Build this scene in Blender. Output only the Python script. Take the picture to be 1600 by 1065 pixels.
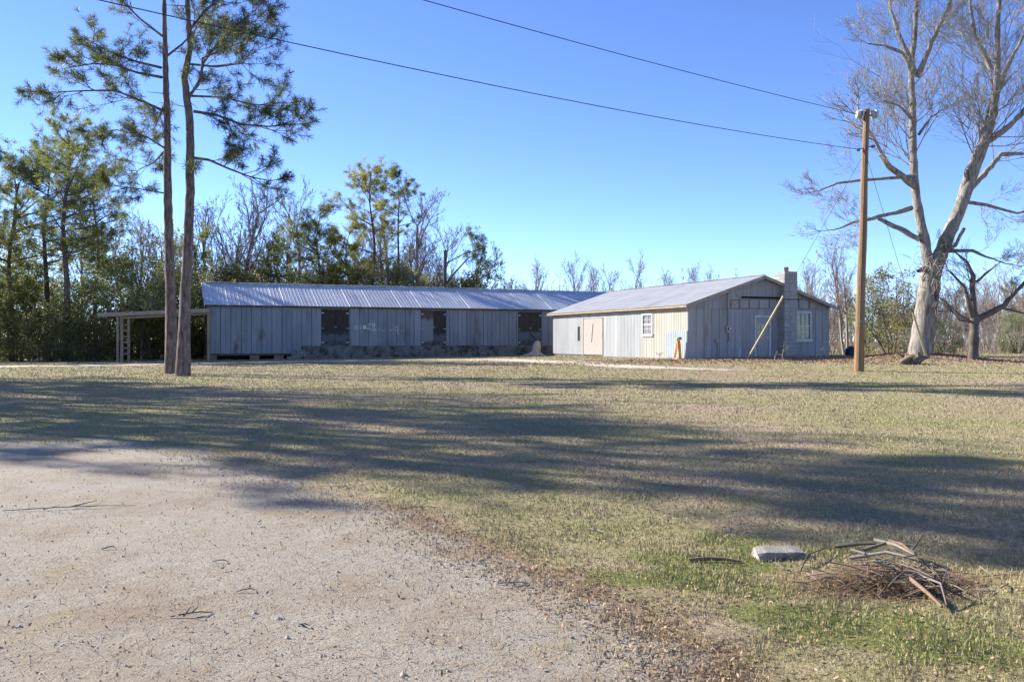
import bpy, math, random
import numpy as np
from mathutils import Vector, Matrix
R = math.radians
for o in list(bpy.data.objects): bpy.data.objects.remove(o)
S = bpy.context.scene
C = S.collection
# ------------------------------------------------------------------ camera, sky, sun, exposure
F = 1400.0; CZ = 1.4; HZ = 532.5          # focal length in photo pixels, camera height, horizon row
cam = bpy.data.cameras.new('camera'); camo = bpy.data.objects.new('camera', cam); C.objects.link(camo)
cam.sensor_width = 36; cam.lens = 36 * F / 1600; cam.clip_end = 3000; cam.clip_start = 0.05
camo.location = (0, 0, CZ); camo.rotation_euler = (R(90), 0, 0); S.camera = camo
SUN_EL = R(26); SUN_AZ = math.atan2(-0.89, 0.45)        # towards the sun: left and behind the buildings
w = bpy.data.worlds.new('World'); S.world = w; w.use_nodes = True
nt = w.node_tree; bg = nt.nodes['Background']
sky = nt.nodes.new('ShaderNodeTexSky'); sky.sky_type = 'NISHITA'; sky.sun_disc = False
sky.sun_elevation = SUN_EL; sky.sun_rotation = SUN_AZ % (2 * math.pi); sky.air_density = 1.0; sky.dust_density = 0.0; sky.ozone_density = 2.0; sky.altitude = 6000
hsv = nt.nodes.new('ShaderNodeHueSaturation'); hsv.inputs['Saturation'].default_value = 1.12; hsv.inputs['Hue'].default_value = .512
nt.links.new(sky.outputs[0], hsv.inputs['Color']); nt.links.new(hsv.outputs[0], bg.inputs[0]); bg.inputs[1].default_value = 0.12
sl = bpy.data.lights.new('sun', 'SUN'); slo = bpy.data.objects.new('sun', sl); C.objects.link(slo)
sl.energy = 4.6; sl.angle = R(0.6); sl.color = (1.0, 0.95, 0.86)
sdir = Vector((math.sin(SUN_AZ) * math.cos(SUN_EL), math.cos(SUN_AZ) * math.cos(SUN_EL), math.sin(SUN_EL)))
slo.rotation_euler = sdir.to_track_quat('Z', 'Y').to_euler(); slo.location = (-30, 20, 40)
S.view_settings.view_transform = 'Standard'; S.view_settings.look = 'None'
S.view_settings.exposure = 1.55; S.view_settings.gamma = 1.0; S.view_settings.use_curve_mapping = False
S.render.engine = 'CYCLES'

rng = np.random.default_rng(7)
rnd = random.Random(11)
# ------------------------------------------------------------------ terrain
def sm(t): t = np.clip(t, 0, 1); return t * t * (3 - 2 * t)
def gz(x, y):
    x = np.asarray(x, float); y = np.asarray(y, float)
    z = 0.0075 * np.clip(y - 3, 0, 57) + 0.008 * np.clip(x, -40, 30) * sm((y - 8) / 30)
    z = z + 0.22 * np.exp(-((x - 12) / 9) ** 2 - ((y - 46) / 9) ** 2)
    z = z + 0.36 * np.exp(-((x - 18.6) / 2.6) ** 2 - ((y - 40.5) / 2.2) ** 2)
    z = z + 0.10 * np.exp(-((x - 3.05) / .55) ** 2 - ((y - 4.75) / .4) ** 2)      # brush pile hump
    z = z + 0.012 * np.sin(x * 1.3 + 0.5 * y) * np.cos(y * .9 - .3 * x) + 0.006 * np.sin(3.1 * x) * np.sin(2.7 * y)
    return z
def P(px, py, d): return Vector(((px - 800) / F * d, d, CZ + (HZ - py) / F * d))
def ground_px(px, py):
    k = (HZ - py) / F; kx = (px - 800) / F
    d = 2.0
    while d < 400:
        if CZ + k * d <= float(gz(kx * d, d)): break
        d *= 1.004
    return Vector((kx * d, d, float(gz(kx * d, d))))
# ------------------------------------------------------------------ mesh helpers
def mesh_np(name, verts, faces):
    """faces: list of int arrays (n,k)"""
    me = bpy.data.meshes.new(name)
    verts = np.asarray(verts, np.float32)
    me.vertices.add(len(verts)); me.vertices.foreach_set('co', verts.ravel())
    nl = sum(f.size for f in faces); nf = sum(len(f) for f in faces)
    me.loops.add(nl); me.polygons.add(nf)
    li = np.concatenate([f.ravel() for f in faces]).astype(np.int32)
    tot = np.concatenate([np.full(len(f), f.shape[1]) for f in faces]).astype(np.int32)
    st = np.concatenate([[0], np.cumsum(tot)[:-1]]).astype(np.int32)
    me.loops.foreach_set('vertex_index', li); me.polygons.foreach_set('loop_start', st); me.polygons.foreach_set('loop_total', tot)
    me.update(calc_edges=True); me.validate()
    return me
def link(name, me, mat=None, parent=None):
    o = bpy.data.objects.new(name, me); C.objects.link(o)
    if me is not None and mat is not None and not me.materials: me.materials.append(mat)
    if parent is not None: o.parent = parent
    return o
def empty(name, loc=(0, 0, 0), rz=0):
    o = bpy.data.objects.new(name, None); C.objects.link(o); o.location = loc; o.rotation_euler = (0, 0, rz); o.empty_display_size = .2
    return o
def tag(o, label=None, cat=None, group=None, kind=None):
    if label: o['label'] = label
    if cat: o['category'] = cat
    if group: o['group'] = group
    if kind: o['kind'] = kind
    return o
class MB:
    def __init__(s): s.v = []; s.f = []
    def add(s, vs, fs):
        n = len(s.v); s.v += [tuple(v) for v in vs]; s.f += [tuple(i + n for i in f) for f in fs]; return s
    def box(s, x0, x1, y0, y1, z0, z1):
        return s.add([(x0,y0,z0),(x1,y0,z0),(x1,y1,z0),(x0,y1,z0),(x0,y0,z1),(x1,y0,z1),(x1,y1,z1),(x0,y1,z1)],
              [(0,3,2,1),(4,5,6,7),(0,1,5,4),(1,2,6,5),(2,3,7,6),(3,0,4,7)])
    def bar(s, a, b, wx, wy=None):
        a = Vector(a); b = Vector(b); wy = wy or wx; d = (b - a).normalized()
        u = d.cross(Vector((0, 0, 1))); u = Vector((1, 0, 0)) if u.length < 1e-3 else u.normalized(); v = u.cross(d)
        q = []
        for p in (a, b):
            for sx, sy in ((-1,-1),(1,-1),(1,1),(-1,1)): q.append(p + u * wx / 2 * sx + v * wy / 2 * sy)
        return s.add(q, [(0,3,2,1),(4,5,6,7),(0,1,5,4),(1,2,6,5),(2,3,7,6),(3,0,4,7)])
    def extrude(s, pts, ax, t0, t1):
        """polygon pts (2d) extruded along axis ax"""
        def mk(p, t): return {'x': (t, p[0], p[1]), 'y': (p[0], t, p[1]), 'z': (p[0], p[1], t)}[ax]
        n = len(pts); vs = [mk(p, t0) for p in pts] + [mk(p, t1) for p in pts]
        fs = [tuple(range(n))[::-1], tuple(range(n, 2 * n))] + [(i, (i + 1) % n, n + (i + 1) % n, n + i) for i in range(n)]
        return s.add(vs, fs)
    def tube(s, pts, rad, n=8, cap=True):
        v, f = path_tube(pts, rad, n)
        k = len(s.v); s.v += [tuple(p) for p in v]; s.f += [tuple(int(i) + k for i in q) for q in f]
        if cap:
            s.f.append(tuple(k + i for i in range(n))[::-1]); s.f.append(tuple(k + len(v) - n + i for i in range(n)))
        return s
    def mesh(s, name, smooth=False):
        me = bpy.data.meshes.new(name); me.from_pydata(s.v, [], s.f); me.validate()
        if smooth: me.polygons.foreach_set('use_smooth', [True] * len(me.polygons))
        return me
    def build(s, name, mat, parent=None, smooth=False, fix=True):
        me = s.mesh(name, smooth)
        if fix:
            import bmesh
            b = bmesh.new(); b.from_mesh(me); bmesh.ops.recalc_face_normals(b, faces=b.faces); b.to_mesh(me); b.free()
        return link(name, me, mat, parent)
def path_tube(pts, rad, n):
    pts = np.asarray([tuple(p) for p in pts], float); m = len(pts); rad = np.broadcast_to(np.asarray(rad, float), (m,))
    t = np.gradient(pts, axis=0); t /= np.linalg.norm(t, axis=1)[:, None] + 1e-9
    ref = np.array([1., 0, 0]) if abs(t[0][0]) < .8 else np.array([0, 1., 0])
    u = ref - (t @ ref)[:, None] * t; u /= np.linalg.norm(u, axis=1)[:, None] + 1e-9; v = np.cross(t, u)
    a = np.arange(n) * 2 * np.pi / n
    ring = pts[:, None] + rad[:, None, None] * (np.cos(a)[None, :, None] * u[:, None] + np.sin(a)[None, :, None] * v[:, None])
    i = np.arange(m - 1)[:, None] * n; j = np.arange(n)[None]; j2 = (j + 1) % n
    f = np.stack([i + j, i + j2, i + n + j2, i + n + j], -1).reshape(-1, 4)
    return ring.reshape(-1, 3), f
class NP:      # numpy collector
    def __init__(s): s.v = []; s.q = []; s.t = []; s.n = 0
    def add(s, v, f):
        f = np.asarray(f) + s.n; (s.q if f.shape[1] == 4 else s.t).append(f); s.v.append(v); s.n += len(v)
    def path(s, pts, rad, n=6): s.add(*path_tube(pts, rad, n))
    def segs(s, sg, n=3):
        if len(sg) == 0: return
        sg = np.asarray(sg, float); a = sg[:, :3]; b = sg[:, 3:6]; d = b - a; d /= np.linalg.norm(d, axis=1)[:, None] + 1e-9
        ref = np.where(np.abs(d[:, 2:3]) < .9, np.array([[0, 0, 1.]]), np.array([[1., 0, 0]]))
        u = np.cross(d, ref); u /= np.linalg.norm(u, axis=1)[:, None] + 1e-9; v = np.cross(d, u)
        k = np.arange(n) * 2 * np.pi / n
        off = np.cos(k)[None, :, None] * u[:, None] + np.sin(k)[None, :, None] * v[:, None]
        r0 = a[:, None] + sg[:, 6][:, None, None] * off; r1 = b[:, None] + sg[:, 7][:, None, None] * off
        V = np.concatenate([r0, r1], 1).reshape(-1, 3)
        base = np.arange(len(sg))[:, None] * 2 * n; j = np.arange(n)[None]; j2 = (j + 1) % n
        s.add(V, np.stack([base + j, base + j2, base + n + j2, base + n + j], -1).reshape(-1, 4))
    def mesh(s, name, smooth=True):
        fs = []
        if s.q: fs.append(np.concatenate(s.q))
        if s.t: fs.append(np.concatenate(s.t))
        me = mesh_np(name, np.concatenate(s.v), fs)
        if smooth: me.polygons.foreach_set('use_smooth', np.ones(len(me.polygons), bool))
        return me
# ------------------------------------------------------------------ materials
MATS = {}
def nodes(name):
    m = bpy.data.materials.new(name); m.use_nodes = True; MATS[name] = m
    t = m.node_tree; b = t.nodes['Principled BSDF']; return m, t, b
def N(t, kind, **kw):
    n = t.nodes.new(kind)
    for k, v in kw.items():
        if k in n.inputs: n.inputs[k].default_value = v
        else: setattr(n, k, v)
    return n
def noise(t, vec, scale, detail=4, rough=.6):
    n = N(t, 'ShaderNodeTexNoise', Scale=scale, Detail=detail, Roughness=rough); t.links.new(vec, n.inputs['Vector']); return n.outputs['Fac']
def ramp(t, fac, stops):
    r = N(t, 'ShaderNodeValToRGB'); t.links.new(fac, r.inputs[0]); e = r.color_ramp.elements
    while len(e) < len(stops): e.new(.5)
    for k, (p, c) in enumerate(stops):
        e[k].position = p; e[k].color = (*c, 1) if not isinstance(c, (int, float)) else (c, c, c, 1)
    return r.outputs[0]
def mix(t, fac, a, b, bt='MIX'):
    m = N(t, 'ShaderNodeMix', data_type='RGBA', blend_type=bt)
    for sock, v in ((0, fac), (6, a), (7, b)):
        if isinstance(v, (int, float)): m.inputs[sock].default_value = v
        elif isinstance(v, tuple): m.inputs[sock].default_value = (*v, 1)
        else: t.links.new(v, m.inputs[sock])
    return m.outputs[2]
def math_(t, op, a, b=0.0):
    m = N(t, 'ShaderNodeMath', operation=op)
    for i, v in enumerate((a, b)):
        if isinstance(v, (int, float)): m.inputs[i].default_value = v
        else: t.links.new(v, m.inputs[i])
    return m.outputs[0]
def coords(t, stretch=(1, 1, 1), kind='Object'):
    tc = N(t, 'ShaderNodeTexCoord'); mp = N(t, 'ShaderNodeMapping'); mp.inputs['Scale'].default_value = stretch
    t.links.new(tc.outputs[kind], mp.inputs[0]); return mp.outputs[0]
def simple(name, c1, c2, scale=4, rough=.8, bump=0, metal=0, stretch=(1, 1, 1), c3=None, s3=1.0, th3=.55, objvar=0, bscale=None, spec=.3):
    """two-tone noise, optional third stain tone, optional per-object value change, bump"""
    m, t, b = nodes(name); v = coords(t, stretch)
    col = ramp(t, noise(t, v, scale), [(.3, c1), (.7, c2)])
    if c3: col = mix(t, ramp(t, noise(t, v, s3, 5, .7), [(th3, 0.), (th3 + .13, 1.)]), col, c3)
    if objvar:
        oi = N(t, 'ShaderNodeObjectInfo')
        val = math_(t, 'ADD', math_(t, 'MULTIPLY', oi.outputs['Random'], objvar * 2), 1 - objvar)
        hs = N(t, 'ShaderNodeHueSaturation'); t.links.new(val, hs.inputs['Value']); t.links.new(col, hs.inputs['Color']); col = hs.outputs[0]
    t.links.new(col, b.inputs['Base Color']); b.inputs['Roughness'].default_value = rough; b.inputs['Metallic'].default_value = metal
    b.inputs['Specular IOR Level'].default_value = spec
    if bump:
        bp = N(t, 'ShaderNodeBump', Strength=bump, Distance=.03); t.links.new(noise(t, v, bscale or scale * 6, 6, .7), bp.inputs['Height']); t.links.new(bp.outputs[0], b.inputs['Normal'])
    return m
def leafmat(name, c1, c2, scale=1.5, trans=.35, objvar=.15, c3=None):
    m, t, b = nodes(name); v = coords(t)
    col = ramp(t, noise(t, v, scale, 3), [(.35, c1), (.65, c2)])
    fine = noise(t, v, 14, 2); hs = N(t, 'ShaderNodeHueSaturation'); oi = N(t, 'ShaderNodeObjectInfo')
    val = math_(t, 'ADD', math_(t, 'ADD', math_(t, 'MULTIPLY', fine, .9), .5), math_(t, 'MULTIPLY', math_(t, 'SUBTRACT', oi.outputs['Random'], .5), objvar * 2))
    t.links.new(val, hs.inputs['Value']); t.links.new(col, hs.inputs['Color'])
    b.inputs['Roughness'].default_value = .55; b.inputs['Specular IOR Level'].default_value = .35
    t.links.new(hs.outputs[0], b.inputs['Base Color'])
    tr = N(t, 'ShaderNodeBsdfTranslucent'); t.links.new(hs.outputs[0], tr.inputs[0])
    ms = N(t, 'ShaderNodeMixShader'); ms.inputs[0].default_value = trans
    t.links.new(b.outputs[0], ms.inputs[1]); t.links.new(tr.outputs[0], ms.inputs[2]); t.links.new(ms.outputs[0], t.nodes['Material Output'].inputs[0])
    return m
M = MATS
simple('pine_bark', (.05, .038, .032), (.27, .205, .17), 5.5, .95, 1.0, stretch=(2.2, 2.2, .6), bscale=9)
simple('bark_far', (.06, .05, .043), (.14, .115, .095), 4, .95)
simple('branch_dark', (.05, .042, .036), (.12, .098, .08), 5, .95)
simple('grey_bark', (.14, .122, .102), (.35, .315, .27), 4.5, .95, 1.0, stretch=(2.5, 2.5, .5), c3=(.075, .062, .05), s3=1.6, th3=.54, bscale=7)
simple('grey_twig', (.21, .19, .155), (.36, .33, .28), 2, .95)
simple('dark_twig', (.075, .06, .05), (.16, .13, .11), 2, .95)
simple('bare_grey', (.16, .135, .12), (.30, .26, .235), .6, .95, objvar=.2)
simple('bare_red', (.22, .175, .145), (.37, .31, .26), .6, .95, objvar=.15)
leafmat('needles', (.14, .17, .04), (.27, .285, .085), 1.2, .58)
leafmat('needles_near', (.075, .10, .028), (.175, .19, .065), 1.0, .45)
leafmat('needles_yellow', (.19, .20, .03), (.38, .34, .065), .7, .58)
leafmat('shrub_leaf', (.15, .175, .055), (.31, .32, .13), .9, .6, .25)
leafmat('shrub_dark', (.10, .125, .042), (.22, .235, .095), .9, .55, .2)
leafmat('shrub_rust', (.17, .16, .055), (.32, .28, .11), .9, .6, .2)
simple('galvanised', (.46, .47, .49), (.60, .60, .61), 1.2, .5, .06, .3, c3=(.42, .40, .38), s3=.8, th3=.6, objvar=.07, spec=.5)
simple('white_metal', (.31, .31, .31), (.40, .395, .39), 1.0, .5, .05, .25, c3=(.30, .28, .255), s3=.7, th3=.6, objvar=.05, spec=.5)
simple('shed_wall', (.175, .19, .205), (.26, .275, .29), 1.3, .7, .1, .0, stretch=(1, 1, .35), c3=(.13, .11, .085), s3=1.1, th3=.57, objvar=.12)
simple('house_board', (.23, .235, .24), (.32, .32, .315), 1.6, .8, .15, 0, stretch=(2, 2, .3), c3=(.20, .19, .15), s3=.8, th3=.56, objvar=.07)
simple('side_pale', (.27, .285, .295), (.37, .375, .38), 1.2, .5, .05, .2, stretch=(1, 1, .3), c3=(.34, .27, .20), s3=.5, th3=.64, objvar=.06)
simple('side_cream', (.31, .30, .255), (.39, .375, .32), 1.2, .6, .05, 0, stretch=(1, 1, .3), c3=(.32, .27, .20), s3=.6, th3=.62, objvar=.05)
simple('patch_blue', (.26, .31, .35), (.36, .41, .45), 1.5, .5, .05, .2, objvar=.05)
simple('osb', (.27, .24, .215), (.36, .325, .295), 14, .85, .1, c3=(.24, .19, .155), s3=20, th3=.55)
simple('concrete', (.10, .10, .088), (.21, .20, .18), 2.2, .95, .35, c3=(.04, .043, .034), s3=1.8, th3=.48)
simple('block', (.27, .26, .25), (.38, .37, .35), 5, .95, .4, objvar=.1)
simple('chimney_block', (.24, .24, .235), (.33, .33, .315), 4, .95, .3, objvar=.07)
simple('brick', (.24, .12, .085), (.33, .20, .15), 6, .95, .3, objvar=.12)
simple('clay', (.42, .15, .07), (.52, .22, .11), 6, .85, .1)
simple('old_wood', (.22, .17, .115), (.36, .29, .20), 3, .9, .25, stretch=(4, 4, .4), objvar=.1)
simple('dark_wood', (.07, .055, .04), (.13, .10, .075), 3, .9, .2)
simple('fascia', (.24, .20, .17), (.36, .31, .27), 3, .85, .1)
simple('pole_wood', (.17, .095, .045), (.34, .205, .095), 3.5, .88, .7, stretch=(9, 9, .22), c3=(.09, .055, .03), s3=5, th3=.55, bscale=14)
simple('porcelain', (.30, .31, .29), (.42, .42, .39), 8, .35, spec=.5)
simple('steel', (.12, .12, .12), (.22, .21, .20), 8, .5, metal=.6)
simple('wire', (.03, .03, .032), (.05, .05, .05), 4, .6)
simple('yellow_guard', (.38, .33, .20), (.50, .45, .30), 3, .6)
simple('white_paint', (.40, .40, .41), (.54, .54, .53), 6, .6, .05)
simple('cream_mark', (.58, .54, .40), (.74, .70, .56), 20, .7)
simple('muntin', (.50, .46, .30), (.60, .56, .40), 6, .6)
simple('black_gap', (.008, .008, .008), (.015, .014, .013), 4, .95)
simple('orange', (.70, .26, .03), (.80, .38, .07), 5, .6)
simple('orange_cream', (.66, .52, .32), (.75, .64, .48), 5, .6)
simple('pale_stone', (.25, .225, .185), (.37, .34, .285), 14, .9, .5, c3=(.15, .12, .085), s3=7, th3=.52, bscale=45)
simple('stick', (.07, .057, .046), (.24, .205, .17), 3, .9, .3, objvar=.35)
simple('red_stick', (.14, .085, .055), (.24, .155, .10), 6, .9, .3)
simple('stump', (.40, .33, .26), (.56, .48, .40), 5, .9, .4, stretch=(2, 2, .5), c3=(.20, .15, .11), s3=3)
simple('root_wood', (.10, .075, .055), (.26, .20, .15), 5, .9, .4)
simple('straw', (.20, .125, .065), (.36, .25, .14), 5, .9)
simple('litter', (.22, .13, .075), (.42, .29, .19), 9, .9)
simple('stones', (.22, .195, .16), (.42, .38, .32), 25, .9)
simple('black_plastic', (.012, .012, .013), (.02, .02, .02), 5, .35, .3, spec=.5)
def glassy(name, c):
    m, t, b = nodes(name); b.inputs['Base Color'].default_value = (*c, 1); b.inputs['Roughness'].default_value = .08; b.inputs['Specular IOR Level'].default_value = .6
    v = coords(t); bp = N(t, 'ShaderNodeBump', Strength=.15, Distance=.02); t.links.new(noise(t, v, 3), bp.inputs['Height']); t.links.new(bp.outputs[0], b.inputs['Normal'])
    return m
glassy('pane', (.035, .03, .025)); glassy('pane_grey', (.22, .22, .23)); glassy('meter_glass', (.10, .10, .10))
def doormat(name, pale, rust, lo, hi):
    """rusted sheet door: streaky dark rust above, bare zinc band below; z measured from the leaf's foot"""
    m, t, b = nodes(name); v = coords(t); vs = coords(t, (9, 9, .9))
    sp = N(t, 'ShaderNodeSeparateXYZ'); t.links.new(v, sp.inputs[0])
    nz = noise(t, vs, 1.0, 6, .7); z = math_(t, 'ADD', sp.outputs[2], math_(t, 'MULTIPLY', math_(t, 'SUBTRACT', nz, .5), .9))
    col = ramp(t, noise(t, vs, 2.2, 6, .75), [(.32, (.014, .011, .009)), (.55, rust), (.75, (.13, .10, .07))])
    band = ramp(t, math_(t, 'MULTIPLY', z, .4), [(lo * .4 - .03, 0.), (lo * .4 + .02, 1.), (hi * .4, 1.), (hi * .4 + .06, 0.)])
    low = ramp(t, noise(t, v, 7, 4), [(.4, (.03, .03, .028)), (.65, (.12, .12, .12))])
    under = ramp(t, math_(t, 'MULTIPLY', z, .4), [(lo * .4 - .03, 1.), (lo * .4 + .02, 0.)])
    col = mix(t, under, col, low); col = mix(t, band, col, pale)
    t.links.new(col, b.inputs['Base Color']); b.inputs['Roughness'].default_value = .75; return m
doormat('door_rust', (.085, .092, .098), (.03, .022, .015), .32, .66)
doormat('door_pale', (.20, .21, .22), (.12, .075, .045), .28, 1.62)
doormat('door_vine', (.10, .118, .128), (.042, .034, .018), .38, .85)
# ground: one material for lawn, drive and track (masks are vertex attributes: r gravel, g lush green, b brown litter; track in alpha)
def lawn_cols(t):
    v = coords(t)
    n1 = noise(t, v, .22, 4, .6); n2 = noise(t, v, 1.7, 5, .7); n3 = noise(t, v, 19, 4, .7)
    tan = ramp(t, n3, [(.3, (.22, .16, .10)), (.55, (.38, .295, .20)), (.75, (.53, .43, .315))])
    grn = ramp(t, n3, [(.3, (.17, .17, .055)), (.7, (.36, .34, .14))])
    f = ramp(t, math_(t, 'ADD', math_(t, 'MULTIPLY', n1, .62), math_(t, 'MULTIPLY', n2, .38)), [(.40, 0.), (.60, 1.)])
    return v, mix(t, math_(t, 'MULTIPLY', f, .85), tan, grn)
def ground_mat():
    m, t, b = nodes('ground'); v, lawn = lawn_cols(t)
    at = N(t, 'ShaderNodeVertexColor', layer_name='mask'); sp = N(t, 'ShaderNodeSeparateColor'); t.links.new(at.outputs[0], sp.inputs[0])
    nb = noise(t, v, 2.2, 6, .7); nf = noise(t, v, 60, 5, .75); nm = noise(t, v, .8, 5, .65)
    grav = ramp(t, nf, [(.28, (.24, .205, .16)), (.5, (.36, .315, .25)), (.72, (.46, .41, .335))])
    stain = ramp(t, nm, [(.47, 0.), (.63, .65)]); grav = mix(t, stain, grav, (.26, .18, .115)); grav = mix(t, ramp(t, noise(t, v, .3, 3), [(.45, 0.), (.62, .4)]), grav, (.42, .37, .30)); grav = mix(t, ramp(t, noise(t, v, 1.9, 5, .7), [(.56, 0.), (.70, .7)]), grav, lawn)
    lush = ramp(t, nf, [(.3, (.12, .135, .035)), (.7, (.25, .26, .085))])
    lit = ramp(t, nf, [(.3, (.13, .08, .045)), (.7, (.36, .25, .15))])
    sand = ramp(t, nf, [(.3, (.46, .39, .30)), (.7, (.64, .57, .46))])
    def edge(ch, spread, nb=nb):
        return ramp(t, math_(t, 'ADD', ch, math_(t, 'MULTIPLY', math_(t, 'SUBTRACT', nb, .5), spread)), [(.40, 0.), (.60, 1.)])
    col = mix(t, edge(sp.outputs[1], 1.0), lawn, lush)
    col = mix(t, edge(sp.outputs[2], 1.2), col, lit)
    col = mix(t, edge(sp.outputs[0], .8), col, grav)
    col = mix(t, edge(at.outputs[1], .7), col, sand)
    t.links.new(col, b.inputs['Base Color']); b.inputs['Roughness'].default_value = .95; b.inputs['Specular IOR Level'].default_value = .1
    bp = N(t, 'ShaderNodeBump', Strength=.8, Distance=.03); t.links.new(math_(t, 'ADD', nf, noise(t, v, 9, 4)), bp.inputs['Height']); t.links.new(bp.outputs[0], b.inputs['Normal'])
    return m
ground_mat()
def blade_mat():
    m, t, b = nodes('blades'); v, lawn = lawn_cols(t)
    t.links.new(mix(t, .12, lawn, (.5, .42, .28)), b.inputs['Base Color']); b.inputs['Roughness'].default_value = .8; b.inputs['Specular IOR Level'].default_value = .15
    return m
blade_mat(); leafmat('green_blades', (.12, .155, .03), (.22, .25, .075), 3, .35, 0)
# ------------------------------------------------------------------ ground sheets
def wpoly(pts): return np.array([tuple(ground_px(*p))[:2] for p in pts])
drive_edge = wpoly([(0, 688), (200, 688), (330, 715), (430, 745), (520, 778), (600, 792), (680, 832), (780, 882), (900, 930), (1000, 985), (1092, 1064)])
drive_poly = np.concatenate([[[-40, drive_edge[0][1] + 1.0]], drive_edge, [[1.0, 1.0], [2, -12], [-40, -12]]])
track_line = wpoly([(-150, 574), (150, 571), (330, 567.5), (480, 564), (650, 562.3), (780, 562), (900, 567), (1000, 573), (1120, 577), (1250, 582), (1400, 583.5), (1600, 588), (1800, 592)])
def seg_dist(p, line):
    best = np.full(len(p), 1e9)
    for a, b in zip(line[:-1], line[1:]):
        ab = b - a; t = np.clip(((p - a) @ ab) / (ab @ ab), 0, 1); best = np.minimum(best, np.linalg.norm(p - a - t[:, None] * ab, axis=1))
    return best
def inside(p, poly):
    r = np.zeros(len(p), bool); x, y = p[:, 0], p[:, 1]
    for a, b in zip(poly, np.roll(poly, -1, 0)):
        if a[1] == b[1]: continue
        c = ((a[1] > y) != (b[1] > y)) & (x < (b[0] - a[0]) * (y - a[1]) / (b[1] - a[1]) + a[0]); r ^= c
    return r
def drive_m(p):
    d = seg_dist(p, np.concatenate([drive_poly, drive_poly[:1]])); d = np.where(inside(p, drive_poly), d, -d)
    wsoft = .45 + .09 * np.clip(p[:, 1], 0, 20); return np.clip(.5 + d / (2 * wsoft), 0, 1)
def track_m(p):
    d = seg_dist(p, track_line); ww = .9 - .035 * np.clip(p[:, 0] - 4, 0, 14) + .025 * np.clip(p[:, 1] - 40, 0, 30); return np.clip(.5 + (ww - d) / 1.6, 0, 1) * (1 - .55 * sm((p[:, 0] - 3) / 7))
green_spots = [(1140, 843, .30), (1180, 868, .25), (1310, 862, .3), (1130, 885, .45), (1080, 905, .4), (1200, 925, .25), (1240, 960, .35), (1330, 975, .45), (1400, 990, .5), (1500, 1010, .5), (960, 905, .3), (1040, 870, .25)]
gs = np.array([(*tuple(ground_px(a, b))[:2], r) for a, b, r in green_spots])
def green_m(p):
    m = np.zeros(len(p))
    for x, y, r in gs: m = np.maximum(m, .85 * np.exp(-(((p[:, 0] - x) / (r * 1.3)) ** 2 + ((p[:, 1] - y) / (r * .8)) ** 2)))
    return m
pile_c = np.array(tuple(ground_px(1380, 915))[:2])
def litter_m(p):
    d = np.abs(seg_dist(p, drive_edge[5:])); a = np.clip(1 - d / .7, 0, 1) * .75
    b = np.exp(-(np.linalg.norm((p - pile_c) / np.array([.45, .30]), axis=1)) ** 2) * 1.1
    c = np.exp(-((p[:, 0] - 15) / 10) ** 2 - ((p[:, 1] - 41.5) / 3.0) ** 2) * .8
    return np.maximum(np.maximum(a, b), c)
rr = np.concatenate([np.geomspace(1.0, 30, 170), np.geomspace(30.4, 140, 110)[1:], np.geomspace(150, 1500, 14)])
th = np.concatenate([np.linspace(-180, -60, 30)[:-1], np.linspace(-60, 60, 300), np.linspace(60, 180, 30)[1:-1]]) * np.pi / 180
GX = rr[:, None] * np.sin(th)[None]; GY = rr[:, None] * np.cos(th)[None]
gv = np.stack([GX, GY, gz(GX, GY)], -1).reshape(-1, 3)
nth = len(th); i = np.arange(len(rr) - 1)[:, None] * nth; j = np.arange(nth)[None]; j2 = (j + 1) % nth
gf = np.stack([i + j, i + nth + j, i + nth + j2, i + j2], -1).reshape(-1, 4)[:, ::-1]
gv = np.concatenate([gv, [[0, 0, float(gz(0, 0))]]]); centre = len(gv) - 1
cap = np.stack([np.full(nth, centre), np.arange(nth), (np.arange(nth) + 1) % nth], -1)[:, ::-1]
gp = gv[:, :2]; mk = np.stack([drive_m(gp), green_m(gp), litter_m(gp), track_m(gp)], -1).astype(np.float32)
fm = mk[gf].mean(1); cls = np.where(fm[:, 3] > .5, 2, np.where(fm[:, 0] > .5, 1, 0))
def ground_part(name, faces, tris=None):
    allf = [faces] + ([tris] if tris is not None else [])
    used = np.unique(np.concatenate([a.ravel() for a in allf])); re = np.full(len(gv), -1); re[used] = np.arange(len(used))
    me = mesh_np(name, gv[used], [re[a] for a in allf]); a = me.color_attributes.new('mask', 'FLOAT_COLOR', 'POINT'); a.data.foreach_set('color', mk[used].ravel())
    me.polygons.foreach_set('use_smooth', np.ones(len(me.polygons), bool))
    return tag(link(name, me, M['ground']), kind='structure')
ground_part('lawn', gf[cls == 0]); ground_part('gravel_drive', gf[cls == 1], cap); ground_part('sand_track', gf[cls == 2])
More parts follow.
